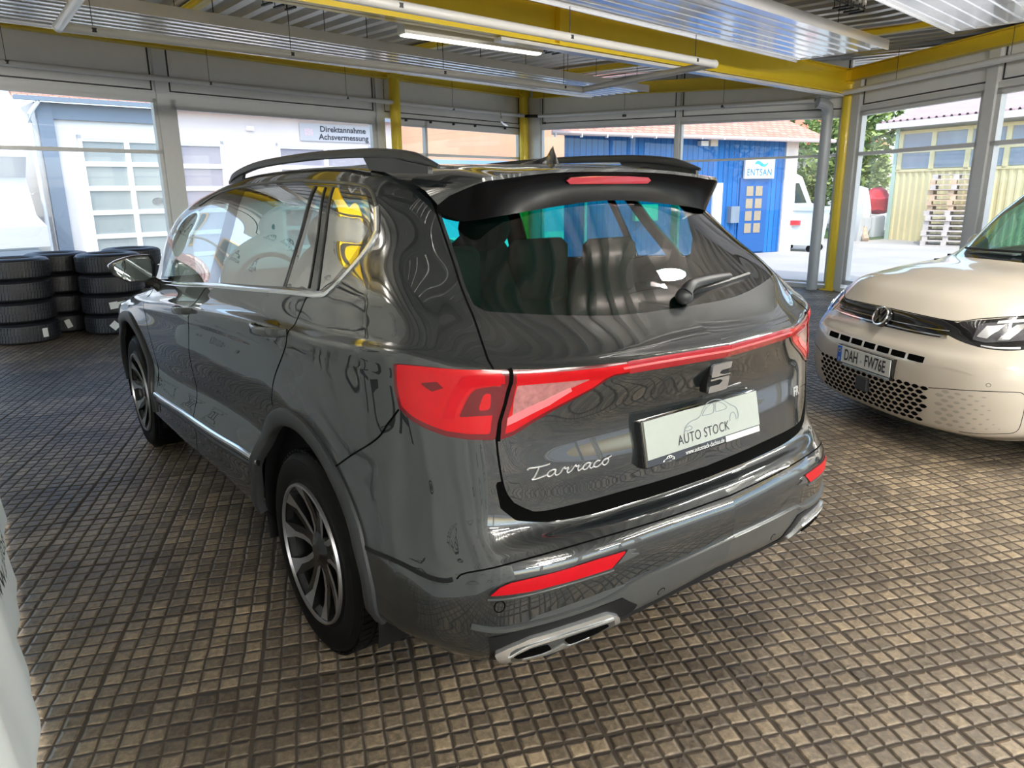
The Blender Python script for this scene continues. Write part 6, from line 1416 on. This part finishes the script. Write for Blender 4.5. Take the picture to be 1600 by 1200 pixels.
for r in range(8):
    for c in range(10, 17):
        s0 = (c+.5*(r % 2))*.056
        if s0 < .52 or s0 > .84-.01*r: continue
        for sd in 'LR': diamond(s0, .145+r*.0225, max(.25, 1.0-(s0-.5)*2.3), sd, hb_)
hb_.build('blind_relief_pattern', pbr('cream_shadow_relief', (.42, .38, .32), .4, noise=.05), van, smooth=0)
for sd in 'LR':
    ribbon(V, [(.50,.305),(.62,.322),(.76,.338),(.88,.345),(.915,.335),(.93,.30),(.935,.20),(.92,.13),(.84,.118),(.66,.115)], .004, .0008, 'panel_line', M['void'], van, sd)
    q = [(.766+.011*math.cos(t*PI/8), .375+.011*math.sin(t*PI/8)) for t in range(16)]; a = patch(V, q, .0006, 'parking_sensor', M['void'], van, sd, res=.003); patch(V, shrink(q, .8), .0008, 'sensor_face', M['vw_paint'], a, sd, res=.003, lift=.0005)
MB().rbox(-.055, .055, -.030, .04, .27, .36, .01).build('radar_sensor', M['clad'], van, smooth=40)
# number plate
cz = .4746
np_ = MB().rbox(-.268, .268, -.028, .02, cz-.075, cz+.063, .006).build('plate_holder', M['gloss_black'], van, smooth=30)
MB().box(-.26, .26, -.033, -.028, cz-.053, cz+.057).build('number_plate', M['white_print'], np_, smooth=0)
mb = MB(); mb.box(-.258, -.215, -.0345, -.033, cz-.051, cz+.055, 0)
vs, fs = text_geo('DAH', .108, sx=.62, bold=.002, spacing=.98); mb.add([(x-.115, -.0345, y+cz+.0) for x, y, z in vs], fs, 1)
vs, fs = text_geo('FW76E', .108, sx=.62, bold=.002, spacing=.98); mb.add([(x+.120, -.0345, y+cz+.0) for x, y, z in vs], fs, 1)
vs, fs = text_geo('D', .028); mb.add([(x-.236, -.0355, y+cz-.035) for x, y, z in vs], fs, 2)
for k in range(12):
    a = k*PI/6; mb.box(-.236+.013*math.cos(a)-.0018, -.236+.013*math.cos(a)+.0018, -.0355, -.0345, cz+.025+.013*math.sin(a)-.0018, cz+.025+.013*math.sin(a)+.0018, 3)
mb.lathe([(-.0345,.0),(-.0345,.010)], 'y', c=(-.012, 0, cz-.012), n=14, mi=4)
mb.box(-.20, .26, -.0297, -.0295, cz-.072, cz-.060, 4)
mb.build('plate_print', [M['blue_ink'], M['ink'], M['white_print'], pbr('star_yellow', (.85,.65,.05), .5, noise=.05), pbr('seal_grey', (.45,.55,.60), .5, noise=.1)], np_, smooth=0)
# round emblem: ring with a V over a W
tl = math.radians(-22)
def em_xf(p):
    y = p[1]*math.cos(tl)-p[2]*math.sin(tl); z = p[1]*math.sin(tl)+p[2]*math.cos(tl)
    return (p[0], .060-y*-1+0, .772+z)
def exf(p):
    c_, s_ = math.cos(tl), math.sin(tl); return (p[0], .066+p[1]*c_-p[2]*s_, .772+p[1]*s_+p[2]*c_)
eb = MB().lathe([(0,.0),(0,.066),(.03,.070)], 'y', n=40).xf(exf).build('emblem', M['gloss_black'], van, smooth=30)
er = MB(); er.lathe([(.004,.066),(-.006,.064),(-.007,.057),(.002,.054)], 'y', n=48)
def bar_(a, b, w=.0075):
    a = np.array(a); b = np.array(b); t = (b-a)/np.linalg.norm(b-a); n_ = np.array([-t[1], t[0]])*w/2; pts = [a+n_, b+n_, b-n_, a-n_]
    er.prism([tuple(p) for p in pts], -.006, .002, 'y')
bar_((-.022,.050),(-.001,.010)); bar_((.022,.050),(.001,.010))
bar_((-.048,.030),(-.021,-.045)); bar_((.048,.030),(.021,-.045)); bar_((-.021,-.045),(-.002,.0)); bar_((.021,-.045),(.002,.0))
er.xf(exf).build('emblem_ring', M['chrome'], eb, smooth=30)
# wipers, wheels, cabin
for x0, x1 in ((-.55,.05), (.05,.62)):
    pth = []
    for i in range(9):
        x = x0+(x1-x0)*i/8; q = V.find((0, 2), (abs(x), 1.125+.015*i/8), smax=.8, vmin=1.2, vmax=1.6); p = V.pts([q[0]], [q[1]])[0]; n_ = V.normals([q[0]], [q[1]])[0]
        sg = -1 if x < 0 else 1; pth.append((p[0]*sg, p[1]+n_[1]*.02, p[2]+n_[2]*.02))
    MB().tube(pth, .009, 6).build('wiper', M['seal'], van)
MB().box(-.70, .70, .98, 1.20, 1.02, 1.055).xf(lambda p: (p[0], p[1]+.10*abs(p[0]), p[2])).build('cowl', M['black'], van, smooth=0)
for sg in (-1, 1):
    for yy in (.88, 3.64): wheel(van, sg*.90, yy, .325, .325, .215, sg)
    lm = MB()
    for yy in (.88, 3.64): lm.lathe([(sg*.895, .41), (sg*.58, .41), (sg*.56, .1)], 'x', c=(0, yy, .335), n=30, a0=-.25, a1=PI+.25)
    lm.build('arch_liner', M['black'], van)
ib = MB(); ib.box(-.80, .80, 1.15, 4.2, .40, .46); ib.box(-.76, .76, 1.22, 1.6, .9, 1.08); ib.rbox(-.62, -.14, 1.9, 2.4, .46, .85, .06); ib.rbox(.14, .62, 1.9, 2.4, .46, .85, .06); ib.rbox(-.6, -.16, 2.35, 2.5, .8, 1.5, .06); ib.rbox(.16, .6, 2.35, 2.5, .8, 1.5, .06)
ib.build('cabin_lining', M['seat'], van, smooth=30)
MB().box(-.55, .55, .3, 4.1, .18, .24).build('underbody', M['black'], van, smooth=0)
for sg in (-1, 1):
    MB().ellipsoid((sg*1.0, 1.72, 1.10), (.10,.07,.11)).build('mirror', M['vw_paint'], van)
